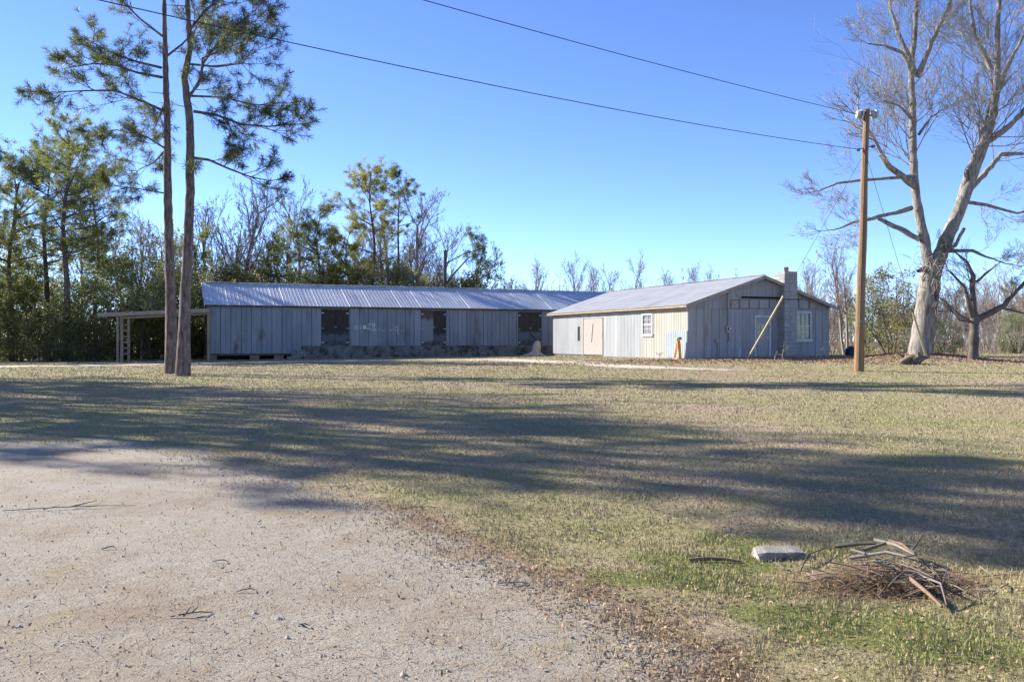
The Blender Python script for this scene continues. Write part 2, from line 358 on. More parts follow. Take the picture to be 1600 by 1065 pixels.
# ------------------------------------------------------------------ long shed
TH = .39; U = Vector((math.cos(TH), math.sin(TH), 0)); V = Vector((-math.sin(TH), math.cos(TH), 0))
LB = Vector((-18.0, 53.4, CZ - 1.14)); LLEN = 30.0; LW = 6.1; LE = 3.42; LR = 4.80
shed = empty('long_shed', LB, TH); tag(shed, 'long grey metal-clad shed with three rusty double doors and blue-lit metal roof', 'shed')
def lt(px):
    k = (px - 800) / F; return (k * LB.y - LB.x) / (U.x - k * U.y)
def lz(px, py):
    t = lt(px); return CZ + (HZ - py) / F * (LB.y + t * U.y) - LB.z
T0 = lt(473); FT = lz(650, 541)
doors = [(502, 545, 485.5), (658, 697, 487.5), (810, 846, 489.5)]
dspans = [(lt(a), lt(b), lz((a + b) / 2, c)) for a, b, c in doors]
def wall_sheet(mb, x0, x1, z0, z1, nr=2, dep=.018, y=0, tl=0.0):
    """vertical sheet on the y plane with folded ribs"""
    n = nr; pts = []
    wd = x1 - x0; g = .012
    xs = [(x0 + g, 0)]
    for k in range(1, n):
        xc = x0 + wd * k / n; xs += [(xc - .022, 0), (xc - .010, -dep), (xc + .010, -dep), (xc + .022, 0)]
    xs += [(x1 - .035, 0), (x1 - g, -dep)]
    vs = []
    for x, d in xs: vs += [(x, y + d, z0), (x, y + d + tl, z1)]
    vs += [(x1 - g, y + .03, z0), (x1 - g, y + .03, z1), (x0 + g, y + .03, z0), (x0 + g, y + .03, z1)]
    m = len(xs); fs = [(2*k, 2*k+2, 2*k+3, 2*k+1) for k in range(m + 1)] + [(2*m+2, 0, 1, 2*m+3)]
    fs += [tuple(2*k for k in range(m + 2))[::-1], tuple(2*k+1 for k in range(m + 2))]
    return mb.add(vs, fs)
t = 0.0
while t < LLEN - .1:
    t1 = min(t + .6, LLEN); zb = FT + .01 if t > T0 - .5 else lz(400, 552)
    top = LE - .04; hit = [d for d in dspans if t < d[1] - .02 and t1 > d[0] + .02]
    ws = []
    if hit:
        d = hit[0]
        if t < d[0] - .06: ws.append((t, d[0], zb, top, 1))
        if t1 > d[1] + .06: ws.append((d[1], t1, zb, top, 1))
        ws.append((max(t, d[0]), min(t1, d[1]), d[2] + .09, top, 2))
    else: ws.append((t, t1, zb, top, 2))
    for q in ws: wall_sheet(MB(), *q, tl=rnd.uniform(-.008, .008)).build('wall_sheet', M['shed_wall'], shed)
    t = t1
mb = MB(); mb.box(.03, LLEN - .03, .06, .16, lz(400, 551), LE - .05); mb.box(.03, LLEN, LW - .1, LW, 0.2, LE - .05)
mb.extrude([(.1, .25), (LW - .05, .25), (LW - .05, LE - .1), (LW / 2, LR - .14), (.1, LE - .1)], 'x', LLEN - .1, LLEN)
mb.build('inner_wall', M['dark_wood'], shed)
# left gable end of the shed: dark boards
for k in range(10):
    a = .12 + (LW - .2) * k / 10; b = a + (LW - .2) / 10 - .015
    h = lambda y: LE - .12 + (LR - LE) * (1 - abs(y - LW / 2) / (LW / 2))
    MB().extrude([(a, .35), (b, .35), (b, h(b)), (a, h(a))], 'x', -.02, .02).build('gable_board', M['dark_wood'], shed)
# roof sheets
def roof_sheet(x0, x1, ya, za, yb, zb, flip=1, nr=3, th=.012, rib=.008):
    mb = MB(); xs = []; wd = x1 - x0
    for k in range(nr):
        c = x0 + wd * (k + .12) / nr; xs += [(c - .05, 0), (c - .018, rib), (c + .018, rib), (c + .05, 0)]
    xs = [(x0, 0)] + [q for q in xs if q[0] > x0 + .001] + [(x1 + .01, .004)]
    sl = math.atan2(zb - za, yb - ya); ny, nz = -math.sin(sl), math.cos(sl)
    if nz < 0: ny, nz = -ny, -nz
    vs = []
    for x, d in xs:
        vs += [(x, ya + ny * d, za + nz * d), (x, yb + ny * d, zb + nz * d)]
    m = len(xs); vs += [(x1, ya - ny * th, za - nz * th), (x1, yb - ny * th, zb - nz * th), (x0, ya - ny * th, za - nz * th), (x0, yb - ny * th, zb - nz * th)]
    fs = [(2*k, 2*k+2, 2*k+3, 2*k+1) for k in range(m + 1)] + [(2*m+2, 0, 1, 2*m+3)]
    fs += [tuple(2*k for k in range(m + 2))[::-1], tuple(2*k+1 for k in range(m + 2))]
    return mb.add(vs, fs)
sp_ = (LR - LE) / (LW / 2); ov = .27; n = 46; x0 = -.32; wd = (LLEN + .32 - x0) / n
roof = MB().box(-.2, LLEN + .2, LW / 2 - .12, LW / 2 + .12, LR + .035, LR + .05).build('roof', M['galvanised'], shed)
roof.name = 'roof'
for k in range(n):
    a = x0 + k * wd; dz = rnd.uniform(-.006, .006)
    roof_sheet(a, a + wd, -ov, LE - sp_ * ov + dz, LW / 2, LR + dz).build('roof_sheet', M['galvanised'], roof)
    roof_sheet(a, a + wd, LW + ov, LE - sp_ * ov + dz, LW / 2, LR + dz).build('roof_sheet', M['galvanised'], roof)
MB().box(-.2, LLEN, -.16, -.11, LE - sp_ * .15 - .16, LE - sp_ * .15 - .03).build('eave_board', M['dark_wood'], shed)
for k in range(24):
    x = .3 + k * 1.25; MB().box(x, x + .06, -.24, -.165, LE - .24, LE - .135).build('rafter_tail', M['dark_wood'], shed)
mb = MB(); a = -.34
mb.add([(a, -ov, LE - sp_ * ov - .18), (a, LW / 2, LR - .18), (a, LW / 2, LR - .02), (a, -ov, LE - sp_ * ov - .02), (a + .04, -ov, LE - sp_ * ov - .18), (a + .04, LW / 2, LR - .18), (a + .04, LW / 2, LR - .02), (a + .04, -ov, LE - sp_ * ov - .02)],
       [(0,1,2,3),(7,6,5,4),(0,4,5,1),(1,5,6,2),(2,6,7,3),(3,7,4,0)]); mb.build('rake_board', M['fascia'], shed)
# foundation and piers
fnd = MB().box(T0, LLEN, -.30, .05, -.4, FT).build('foundation', M['concrete'], shed)
MB().box(T0 - .02, LLEN, -.33, .045, FT + .003, FT + .05).build('sill_ledge', M['concrete'], fnd)
for px in (331, 398, 436):
    x = lt(px)
    for k in range(4):
        MB().box(x - .28, x + .28, .0, .35, k * .13 - .25, k * .13 - .135).build('brick', M['brick'], shed)
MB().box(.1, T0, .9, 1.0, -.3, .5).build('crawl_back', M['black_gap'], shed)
MB().box(0.02, T0, .02, .2, lz(400, 552) - .12, lz(400, 552) + .05).build('floor_beam', M['dark_wood'], shed)
# doors
kinds = [('door_rust', 'door_rust'), ('door_pale', 'door_rust'), ('door_vine', 'door_vine')]
for (a, b, zt), kk in zip(dspans, kinds):
    dr = empty('double_door', (a, 0, FT + .02)); dr.parent = shed; H = zt - FT; m = (b - a) / 2
    for q, (s0, s1, off) in enumerate(((.02, m - .015, 0), (m + .015, b - a - .02, .01))):
        lf = MB().box(0, s1 - s0, 0, .04, 0, H).build('door_leaf', M[kk[q]], dr); lf.location = (s0, .01 + off, .02)
        for zz in (.10, .5, .92):
            xx = 0 if q == 0 else s1 - s0; sx = 1 if q == 0 else -1
            MB().add([(xx, -.012, zz*H-.05), (xx, -.012, zz*H+.05), (xx+sx*.17, -.012, zz*H+.012), (xx+sx*.17, -.012, zz*H-.012), (xx, -.001, zz*H-.05), (xx, -.001, zz*H+.05), (xx+sx*.17, -.001, zz*H+.012), (xx+sx*.17, -.001, zz*H-.012)],
                     [(0,1,2,3),(7,6,5,4),(0,4,5,1),(1,5,6,2),(2,6,7,3),(3,7,4,0)]).build('hinge', M['white_paint'], lf)
        for zz in (0.02, H * .5, H - .08): MB().box(.02, s1 - s0 - .02, -.014, -.002, zz, zz + .06).build('door_rail', M[kk[q]], lf)
    MB().bar((m - .05, -.03, H * .56), (m + .09, -.03, H * .52), .03, .03).build('latch', M['white_paint'], dr)
    MB().box(-.04, b - a + .04, -.02, .05, H + .03, H + .09).build('header', M['dark_wood'], dr)
    if kk[0] == 'door_vine': MB().bar((m + .05, -.05, H * .38), (b - a - .1, -.05, .06), .07, .04).build('brace', M['dark_wood'], dr)
# flaked paint marks on the wall
def ring(cx, cz, rx, rz, wd, a0=0, a1=360, rot=0):
    mb = MB(); n = 18; vs = []
    for k in range(n + 1):
        a = R(a0 + (a1 - a0) * k / n); jj = 1 + rnd.uniform(-.08, .08); ww = wd * rnd.uniform(.6, 1.3)
        for q in (1, 0):
            x = math.cos(a) * (rx - q * ww) * jj; z = math.sin(a) * (rz - q * ww) * jj
            vs.append((cx + x * math.cos(rot) - z * math.sin(rot), -.024, cz + x * math.sin(rot) + z * math.cos(rot)))
    return mb.add(vs, [(2*k, 2*k+1, 2*k+3, 2*k+2) for k in range(n)])
def mk_(px, py, rx, rz, wd, **k):
    d = LB.y + lt(px) * U.y; s = d / F; ring(lt(px), lz(px, py), rx * s, rz * s, wd * s, **k).build('paint_mark', M['cream_mark'], shed, fix=False)
for args in [(555.5, 511, 2.6, 2.8, 1.0), (563, 511, 1.2, 3.4, .8), (569.5, 511, 2.6, 3.2, 2.3), (577, 507, 2.6, 2.2, .9), (576, 513, 3, 1.8, 1), (583.5, 508, 2.6, 3.2, 1.2),
             (584, 515, 4.2, 2.2, 1), (592, 514, 1.6, 1.4, .5), (597.5, 516.5, 1.2, 1.0, .8), (619.5, 513.5, 2.6, 4.0, .7), (627, 517, .9, .9, .9)]: mk_(*args)
mk_(611.5, 513, 2.0, 3.6, .9, a0=180, a1=360); mk_(609.5, 507, .6, .6, .6); mk_(613.5, 507, .6, .6, .6); mk_(621.5, 519, 1.2, 2, .6, a0=200, a1=380)
# ------------------------------------------------------------------ carport
cz0 = float(gz(-23, 53)); dC = 52.5
cp = empty('carport', (P(187, 560, dC).x, dC, cz0), TH * .3); tag(cp, 'open timber carport with low flat roof left of the long shed', 'carport')
hL = P(157, 490, dC).z - cz0; hR = P(327, 482, dC).z - cz0; wL = -(187 - 157) / F * dC; wR = (325 - 187) / F * dC
for k in range(6):
    y0 = -.3 + k * .8
    mb = MB(); mb.add([(wL, y0, hL), (wR, y0, hR), (wR, y0 + .79, hR + .01), (wL, y0 + .79, hL + .01), (wL, y0, hL + .025), (wR, y0, hR + .025), (wR, y0 + .79, hR + .035), (wL, y0 + .79, hL + .035)],
       [(0,3,2,1),(4,5,6,7),(0,1,5,4),(1,2,6,5),(2,3,7,6),(3,0,4,7)]).build('roof_sheet', M['galvanised'], cp)
mb = MB(); mb.add([(wL, -.34, hL - .20), (wR, -.34, hR - .20), (wR, -.305, hR - .20), (wL, -.305, hL - .20), (wL, -.34, hL + .02), (wR, -.34, hR + .02), (wR, -.305, hR + .02), (wL, -.305, hL + .02)],
       [(0,3,2,1),(4,5,6,7),(0,1,5,4),(1,2,6,5),(2,3,7,6),(3,0,4,7)]); mb.build('fascia_board', M['fascia'], cp)
for k in range(7):
    x = .1 + k * (wR - .2) / 6; MB().bar((x, -.28, hL + (hR - hL) * (x - wL) / (wR - wL) - .10), (x, 4.4, hL + (hR - hL) * (x - wL) / (wR - wL) - .09), .05, .14).build('rafter', M['old_wood'], cp)
for x, y, s in ((-.08, -.1, .11), (.12, .02, .15), (.42, .3, .13), (.05, 4.2, .14), (wR - .12, 0, .16), (wR - .1, 4.2, .14)):
    MB().box(x - s / 2, x + s / 2, y - s / 2, y + s / 2, -.4, hL + (hR - hL) * (x - wL) / (wR - wL) - .18).build('post', M['old_wood'], cp)
MB().bar((-.1, 0, hL - .26), (wR, 0, hR - .26), .09, .14).build('beam', M['old_wood'], cp)
for k in range(6): MB().box(.10, .46, .10, .14, .4 + k * .34, .5 + k * .34).build('cross_board', M['old_wood'], cp)
# ------------------------------------------------------------------ small gabled workshop
HA = Vector((8.4, 42.7, CZ - .82)); HW = 8.5; HL = 15.2; HE = 2.645; HR = 4.05; OV = .33; GV = .3
hs_ = (HR - HE) / (HW / 2)
hou = empty('gabled_workshop', HA, TH); tag(hou, 'small grey gabled workshop with block chimney and pale sheet metal side', 'building')
def gx(px):
    k = (px - 800) / F; return (k * HA.y - HA.x) / (U.x - k * U.y)
def gzz(px, py): return CZ + (HZ - py) / F * (HA.y + gx(px) * U.y) - HA.z
def sy(px):
    k = (px - 800) / F; return (k * HA.y - HA.x) / (V.x - k * V.y)
def szz(px, py): return CZ + (HZ - py) / F * (HA.y + sy(px) * V.y) - HA.z
rake = lambda x: HE + hs_ * (HW / 2 - abs(x - HW / 2))
ZJ = gzz(1150, 483)
dx0, dx1, dzt = gx(1180), gx(1202), gzz(1190, 494)
wx0, wx1, wz0, wz1 = gx(1243.5), gx(1266.5), gzz(1255, 531), gzz(1255, 487)
# gable boards, lower
nb = 19; bw = HW / nb
for k in range(nb):
    a, b = k * bw + .006, (k + 1) * bw - .006; y = -.012 + rnd.uniform(0, .008)
    segs = []
    if a < dx1 - .02 and b > dx0 + .02:
        if a < dx0 - .04: segs.append((a, dx0, -.3, ZJ))
        if b > dx1 + .04: segs.append((dx1, b, -.3, ZJ))
        segs.append((max(a, dx0), min(b, dx1), dzt, ZJ))
    elif a < wx1 - .02 and b > wx0 + .02:
        if a < wx0 - .04: segs.append((a, wx0, -.3, ZJ))
        if b > wx1 + .04: segs.append((wx1, b, -.3, ZJ))
        segs += [(max(a, wx0), min(b, wx1), -.3, wz0), (max(a, wx0), min(b, wx1), wz1, ZJ)]
    else: segs.append((a, b, -.3, min(ZJ, rake(a) - .03, rake(b) - .03)))
    for s0, s1, z0, z1 in segs: MB().box(s0, s1, y, .05, z0, z1).build('wall_board', M['house_board'], hou)
    if 0 < k: MB().box(a - .022, a + .012, -.03, -.013, -.3 if not (dx0 < a < dx1 or wx0 < a < wx1) else wz1 + .1, min(ZJ, rake(a) - .05)).build('batten', M['house_board'], hou)
# gable boards, upper
for k in range(nb):
    a, b = k * bw + .006, (k + 1) * bw - .006
    if max(rake(a), rake(b)) - .05 < ZJ + .05: continue
    za, zb_ = max(ZJ, rake(a) - .04), max(ZJ, rake(b) - .04)
    pts = [(a, ZJ + .004), (b, ZJ + .004), (b, zb_), (a, za)]
    if a < HW / 2 < b: pts = [(a, ZJ + .004), (b, ZJ + .004), (b, zb_), (HW / 2, HR - .04), (a, za)]
    MB().extrude(pts, 'y', -.028 + rnd.uniform(0, .006), .04).build('gable_board', M['house_board'], hou)
MB().box(0, HW, .051, .12, -.3, HE - .08).build('inner_wall', M['dark_wood'], hou)
# removed sign: dark slot and row of framed panels
MB().box(gx(1158), gx(1220), -.06, -.029, gzz(1190, 466.5), gzz(1190, 463.5)).build('slot', M['black_gap'], hou)
MB().box(gx(1150), gx(1221), -.075, -.029, gzz(1190, 463.3), gzz(1190, 461.5)).build('ledger_board', M['house_board'], hou)
xs = [1141, 1154, 1169.5, 1185, 1201, 1219]
for a, b in list(zip(xs[:-1], xs[1:])) + [(1247, 1262.5), (1264, 1277)]:
    MB().box(gx(a) + .03, gx(b) - .03, -.05, -.029, gzz((a + b) / 2, 481.5), gzz((a + b) / 2, 468.5)).build('sign_panel', M['fascia'] if a in (1141, 1264) else M['house_board'], hou)
    MB().box(gx(a), gx(b), -.037, -.0285, gzz((a + b) / 2, 482.2), gzz((a + b) / 2, 467.8)).build('panel_gap', M['dark_wood'], hou)
# chimney of blocks
cx0, cx1 = gx(1217), gx(1236.5); ctop = gzz(1232, 425); nc = int(round((ctop + .3) / .2)); chh = (ctop + .3) / nc
chim = MB().box(cx0 + .02, cx1 - .02, -.40, .28, -.3, ctop - .02).build('chimney', M['concrete'], hou)
for k in range(nc):
    z0 = -.3 + k * chh; e = .0 if k < nc * .72 else .012
    sp2 = (cx0 + (cx1 - cx0) * (.5 if k % 2 else .36))
    for a, b in ((cx0 - e, sp2 - .006), (sp2 + .006, cx1 + e)):
        jx = rnd.uniform(-.006, .006); MB().box(a + jx, b + jx, -.43 - e, -.1, z0 + .006, z0 + chh - .006).build('block', M['chimney_block'], chim)
        MB().box(a + jx, b + jx, -.095, .31 + e, z0 + .006, z0 + chh - .006).build('block', M['chimney_block'], chim)
zc = gzz(1232, 469); MB().box(cx0 - .05, cx1 + .05, -.46, -.09, zc, zc + .05).build('chimney_band', M['concrete'], chim)
mb = MB(); fx = (cx0 + cx1) / 2 + .03; fr = .14
mb.tube([(fx, -.06, ctop - .1), (fx, -.06, ctop + .24)], [fr, fr], 4); mb.build('flue', M['clay'], chim)
MB().bar((cx1, -.2, gzz(1245, 468)), (cx1 + .28, -.2, gzz(1250, 468)), .09, .09).build('stove_pipe', M['black_gap'], chim)
# door
dr = empty('entry_door', (dx0, 0, 0)); dr.parent = hou; dw = dx1 - dx0
mb = MB(); mb.box(-.06, .03, -.05, .05, -.05, dzt + .04); mb.box(dw - .03, dw + .06, -.05, .05, -.05, dzt + .04); mb.box(.03, dw - .03, -.05, .05, dzt - .05, dzt + .04); mb.build('door_frame', M['white_paint'], dr)
lf = MB().box(.032, dw - .032, .0, .045, 0, dzt - .055).build('door_leaf', M['house_board'], dr)
for i2 in range(2):
    for j2_ in range(2):
        x = .11 + i2 * .21; z = dzt * .52 + j2_ * .34
        MB().box(x, x + .19, -.008, -.002, z, z + .3).build('pane', M['pane'], lf)
for z, h in ((.12, .5), (.68, .22)): MB().box(.12, dw - .12, -.014, -.001, z, z + h).build('door_panel', M['house_board'], lf)
MB().box(dw - .17, dw - .09, -.05, -.002, .95, 1.02).build('handle', M['cream_mark'], lf)
MB().box(-.05, dw + .05, -.25, -.06, -.12, -.01).build('door_step', M['concrete'], dr)
# windows
def window(x0, z0, w_, h_, par, nx, nz, paneM, frM, munM, fw=.07):
    wn = empty('window', (x0, 0, z0)); wn.parent = par
    mb = MB(); mb.box(-.02, fw, -.06, .05, -.02, h_ + .02); mb.box(w_ - fw, w_ + .02, -.06, .05, -.02, h_ + .02); mb.box(fw, w_ - fw, -.06, .05, h_ - fw, h_ + .02); mb.build('frame', frM, wn)
    MB().box(-.05, w_ + .05, -.09, .05, -.09, fw - .01).build('sill', frM, wn)
    pw = (w_ - 2 * fw) / nx; ph = (h_ - 2 * fw) / nz
    for i_ in range(nx):
        for k_ in range(nz): MB().box(fw + i_ * pw + .012, fw + (i_ + 1) * pw - .012, -.006 + (.012 if k_ >= nz / 2 else 0), .02, fw + k_ * ph + .012, fw + (k_ + 1) * ph - .012).build('pane', paneM, wn)
    for i_ in range(1, nx): MB().box(fw + i_ * pw - .011, fw + i_ * pw + .011, -.025, .03, fw, h_ - fw).build('muntin', munM, wn)
    for k_ in range(1, nz):
        q = .028 if k_ * 2 == nz else .011
        MB().box(fw, w_ - fw, -.03, .03, fw + k_ * ph - q, fw + k_ * ph + q).build('muntin', munM, wn)
    return wn
window(wx0, wz0, wx1 - wx0, wz1 - wz0, hou, 3, 4, M['pane'], M['white_paint'], M['muntin'])
# meter, conduit, pipes
mx = gx(1136.5); mz = gzz(1136, 514)
mt = MB().box(mx - .11, mx + .11, -.16, -.03, mz - .18, mz + .18).build('meter_box', M['block'], hou)
MB().tube([(mx, -.16, mz + .02), (mx, -.24, mz + .02)], [.085, .075], 14).build('meter_glass', M['meter_glass'], mt)
ztop = gzz(1136, 455)
MB().tube([(mx - .02, -.09, mz + .18), (mx - .03, -.09, ztop), (mx - .03, -.14, ztop + .07), (mx - .03, -.22, ztop + .02)], [.03, .03, .04, .05], 8).build('conduit', M['fascia'], hou)
MB().tube([(mx + .02, -.07, mz - .18), (mx + .04, -.07, mz - .55), (mx - .05, -.07, mz - .62)], [.022] * 3, 6).build('ground_wire', M['steel'], hou)
bx_ = gx(1120); MB().box(bx_ - .10, bx_ + .10, -.10, -.03, gzz(1120, 535), gzz(1120, 529)).build('junction_box', M['fascia'], hou)
MB().tube([(bx_, -.05, gzz(1120, 535)), (bx_, -.05, -.1)], [.015] * 2, 6).build('pipe', M['steel'], hou)
wp = gx(1148.5); MB().tube([(wp, -.35, -.2), (wp, -.35, gzz(1148, 544)), (wp, -.28, gzz(1148, 543.2))], [.045] * 3, 8).build('white_pipe', M['white_paint'], hou)
# side wall, local x<0 faces left: build in an empty turned so its -y is outward, its x runs to the back
side = empty('side_wall', (0, 0, 0), R(90)); side.parent = hou
def mir(y): return y      # side local: x = distance to the back, y>0 points to house -x
def side_box(mb, a, b, d0, d1, z0, z1): return mb.box(a, b, d0, d1, z0, z1)
def side_sheet(a, b, z0, z1, nr, m, dep=.016, name='wall_sheet'):
    mb = MB(); wd_ = (b - a) / nr; xs = [(a + .004, 0)]
    for k in range(nr):
        c = a + wd_ * (k + .5); xs += [(c - .05, 0.0), (c - .02, dep), (c + .02, dep), (c + .05, 0)]
    xs += [(b - .004, 0.004)]
    vs = []
    for x, d in xs: vs += [(x, .012 + d, z0), (x, .012 + d, z1)]
    m_ = len(xs); vs += [(b - .004, -.02, z0), (b - .004, -.02, z1), (a + .004, -.02, z0), (a + .004, -.02, z1)]
    fs = [(2*k, 2*k+2, 2*k+3, 2*k+1) for k in range(m_ + 1)] + [(2*m_+2, 0, 1, 2*m_+3)] + [tuple(2*k for k in range(m_ + 2))[::-1], tuple(2*k+1 for k in range(m_ + 2))]
    return mb.add(vs, fs).build(name, m, side)
od0, od1, oz = sy(942), sy(912), szz(927, 497.5)
sw0, sw1, swz0, swz1 = sy(1020.5), sy(1004.5), szz(1012, 523), szz(1012, 490.5)
zt = HE - .22; xsd = [0.0]
while xsd[-1] < HL - .3: xsd.append(min(xsd[-1] + .62, HL))
crm = sy(1003)
for a, b in zip(xsd[:-1], xsd[1:]):
    m = M['side_cream'] if a < crm else M['side_pale']; zz = zt + rnd.uniform(-.03, .02); zl = -.05 if a < 11 else .02
    if a < od1 - .02 and b > od0 + .02:
        if a < od0 - .05: side_sheet(a, od0, zl, zz, 2, m)
        if b > od1 + .05: side_sheet(od1, b, zl, zz, 2, m)
        side_sheet(max(a, od0), min(b, od1), oz + .02, zz, 2, m)
    elif a < sw1 - .02 and b > sw0 + .02:
        if a < sw0 - .05: side_sheet(a, sw0, zl, zz, 2, m)
        if b > sw1 + .05: side_sheet(sw1, b, zl, zz, 2, m)
        side_sheet(max(a, sw0), min(b, sw1), zl, swz0, 2, m); side_sheet(max(a, sw0), min(b, sw1), swz1, zz, 2, m)
    else: side_sheet(a, b, zl, zz, 4, m)
MB().box(0.06, HL, -.1, -.022, -.3, HE - .12).build('inner_wall', M['dark_wood'], side)
MB().box(0, HL, -.03, .05, zt + .03, HE - .05).build('wall_plate', M['dark_wood'], side)
MB().box(0, HL, .0, .045, -.3, -.052).build('base_strip', M['concrete'], side)
bd = MB().box(od0 + .02, od1 - .02, -.01, .03, .03, oz).build('boarded_door', M['osb'], side)
mb = MB(); mb.box(od0 - .05, od0 + .02, -.02, .05, 0, oz + .06); mb.box(od1 - .02, od1 + .05, -.02, .05, 0, oz + .06); mb.build('door_frame', M['fascia'], bd)
MB().bar(((od0 + od1) / 2 - .06, .035, oz * .86), ((od0 + od1) / 2 + .12, .035, oz * .35), .03, .02).build('slit', M['black_gap'], bd)
MB().box(sy(906), sy(903.5), .013, .042, szz(905, 532), szz(905, 510)).build('gap', M['black_gap'], side)
wn = window(0, 0, sw1 - sw0, swz1 - swz0, side, 2, 4, M['pane_grey'], M['white_paint'], M['white_paint'], .06)
wn.location = (sw1, .0, swz0); wn.rotation_euler = (0, 0, math.pi)
pt = sy(1041); zp = szz(1058, 516.5)
for k in range(4):
    a = .03 + (pt - .03) * k / 4; o = side_sheet(a, .03 + (pt - .03) * (k + 1) / 4, -.02, zp + rnd.uniform(-.01, .01), 3, M['patch_blue'], name='patch_sheet'); o.location.y = .035
MB().box(sy(1066), sy(1062.5), .075, .10, szz(1064, 529.5), szz(1064, 526.5)).build('vent', M['black_gap'], side)
# far gable, right side
MB().box(HW - .04, HW, .05, HL, -.3, HE - .05).build('right_wall', M['house_board'], hou)
MB().extrude([(0.05, -.3), (HW - .05, -.3), (HW - .05, HE - .06), (HW / 2, HR - .08), (0.05, HE - .06)], 'y', HL - .06, HL).build('back_wall', M['house_board'], hou)
# roof: sheets run from eave to ridge
roof = MB().box(HW / 2 - .13, HW / 2 + .13, -GV, HL + GV, HR + .035, HR + .05).build('roof', M['white_metal'], hou)
n = 24; a0 = -GV; wd = (HL + 2 * GV) / n
for k in range(n):
    for sgn in (0, 1):
        o = roof_sheet(a0 + k * wd, a0 + (k + 1) * wd, -OV, HE - hs_ * OV + rnd.uniform(-.012, .008), HW / 2, HR, rib=.007).build('roof_sheet', M['white_metal'], roof)
        if sgn == 0: o.matrix_local = Matrix(((0, 1, 0, 0), (-1, 0, 0, HL), (0, 0, 1, 0), (0, 0, 0, 1)))
        else: o.matrix_local = Matrix(((0, -1, 0, HW), (1, 0, 0, 0), (0, 0, 1, 0), (0, 0, 0, 1)))
for yy, nm in ((-GV - .03, 'rake_board'), (HL + GV, 'rake_board')):
    for sgn in (0, 1):
        xa = -OV if sgn == 0 else HW + OV; xm = HW / 2; za = HE - hs_ * OV
        MB().add([(xa, yy, za - .16), (xm, yy, HR - .16), (xm, yy, HR - .015), (xa, yy, za - .015), (xa, yy + .03, za - .16), (xm, yy + .03, HR - .16), (xm, yy + .03, HR - .015), (xa, yy + .03, za - .015)],
          [(0,1,2,3),(7,6,5,4),(0,4,5,1),(1,5,6,2),(2,6,7,3),(3,7,4,0)]).build(nm, M['fascia'], hou)
MB().box(-OV + .03, -OV + .07, -GV, HL + GV, HE - hs_ * OV - .12, HE - hs_ * OV - .02).build('eave_board', M['old_wood'], hou)
for k in range(14):
    y = .2 + k * 1.13; MB().bar((-OV + .07, y, HE - hs_ * OV - .08), (.1, y, HE - .09), .05, .11).build('rafter_tail', M['old_wood'], hou)
# orange A-frame leaning at the corner
def on_side(px, off, z=0): p = HA + V * sy(px) - U * off; return Vector((p.x, p.y, float(gz(p.x, p.y)) + z))
a = on_side(1069, .35); br = empty('folded_barricade', a, TH + R(90)); tag(br, 'orange and cream folding barricade standing at the workshop corner', 'barricade')
MB().bar((-.02, 0, .98), (.24, .06, 0), .17, .03).build('panel', M['orange_cream'], br)
MB().bar((-.04, 0, .96), (-.20, .0, 0), .16, .03).build('panel', M['orange'], br)
MB().bar((.10, .10, .02), (-.12, .1, .02), .05, .1).build('foot_bar', M['orange'], br)
MB().bar((.02, .04, .93), (-.06, .05, 1.0), .12, .05).build('hinge_cap', M['orange_cream'], br)
# ------------------------------------------------------------------ concrete blocks, stump, sundries
def cinder(loc, rz, label, cat='block', group=None, tilt=0):
    mb = MB(); L, H_, D = .40, .20, .20; wl = .03
    xs = [-L/2, -L/2+wl, -wl/2, wl/2, L/2-wl, L/2]; zs = [0, wl, H_-wl, H_]
    for i_ in range(5):
        for k in range(3):
            if i_ in (1, 3) and k == 1: mb.box(xs[i_], xs[i_+1], D*.45, D*.5, zs[k], zs[k+1])
            else: mb.box(xs[i_], xs[i_+1], -D/2, D/2, zs[k], zs[k+1])
    o = mb.build('concrete_block', M['block'], fix=False); o.location = loc; o.rotation_euler = (tilt, 0, rz); tag(o, label, cat, group); return o
def shed_pt(px, off, dz=0): p = LB + U * lt(px) - V * off; return Vector((p.x, p.y, float(gz(p.x, p.y)) + dz))
lab = ['grey hollow concrete block at the low left end of the stepped blocks', 'hollow concrete block on the second step beside the shed foundation', 'hollow concrete block on top of the stepped pile by the shed foundation',
       'hollow concrete block under the middle of the stepped pile', 'hollow concrete block against the foundation, lowest of the pile']
for (px, lev), l in zip(((452, 0), (459.5, 1), (468, 2), (463, 0), (468.5, 1)), lab): cinder(shed_pt(px, .5 if lev == 0 else .5, lev * .203 - .03), TH, l, group='blocks stepped beside the foundation')
cinder(shed_pt(750, .62, 0), TH + .1, 'pale hollow concrete block lying low before the foundation', tilt=.1)
cinder(shed_pt(748, .6, .215), TH - .1, 'hollow concrete block set on another before the foundation, its two holes showing')
b0 = shed_pt(808, 3.2)
st = NP(); pts = [(-.02, 0, -.1), (0, 0, .12), (.03, 0, .45), (.05, 0, .72), (.12, 0, .86), (.22, 0, .93)]
st.path(pts, [.46, .33, .27, .25, .20, .08], 14)
st.path([(-.1, -.1, .22), (-.5, -.2, .08), (-1.1, -.25, -.05)], [.16, .1, .04], 8); st.path([(.1, -.1, .2), (.4, -.3, .02), (.7, -.4, -.06)], [.13, .08, .03], 8)
v_ = np.concatenate(st.v); st.v = [v_ + .03 * np.sin(v_[:, [1, 2, 0]] * 17)]
o = link('tree_stump', st.mesh('tree_stump'), M['stump']); o.location = b0; tag(o, 'pale weathered tree stump standing before the right end of the shed foundation', 'stump')
b0 = ground_px(1421, 569); root = NP()
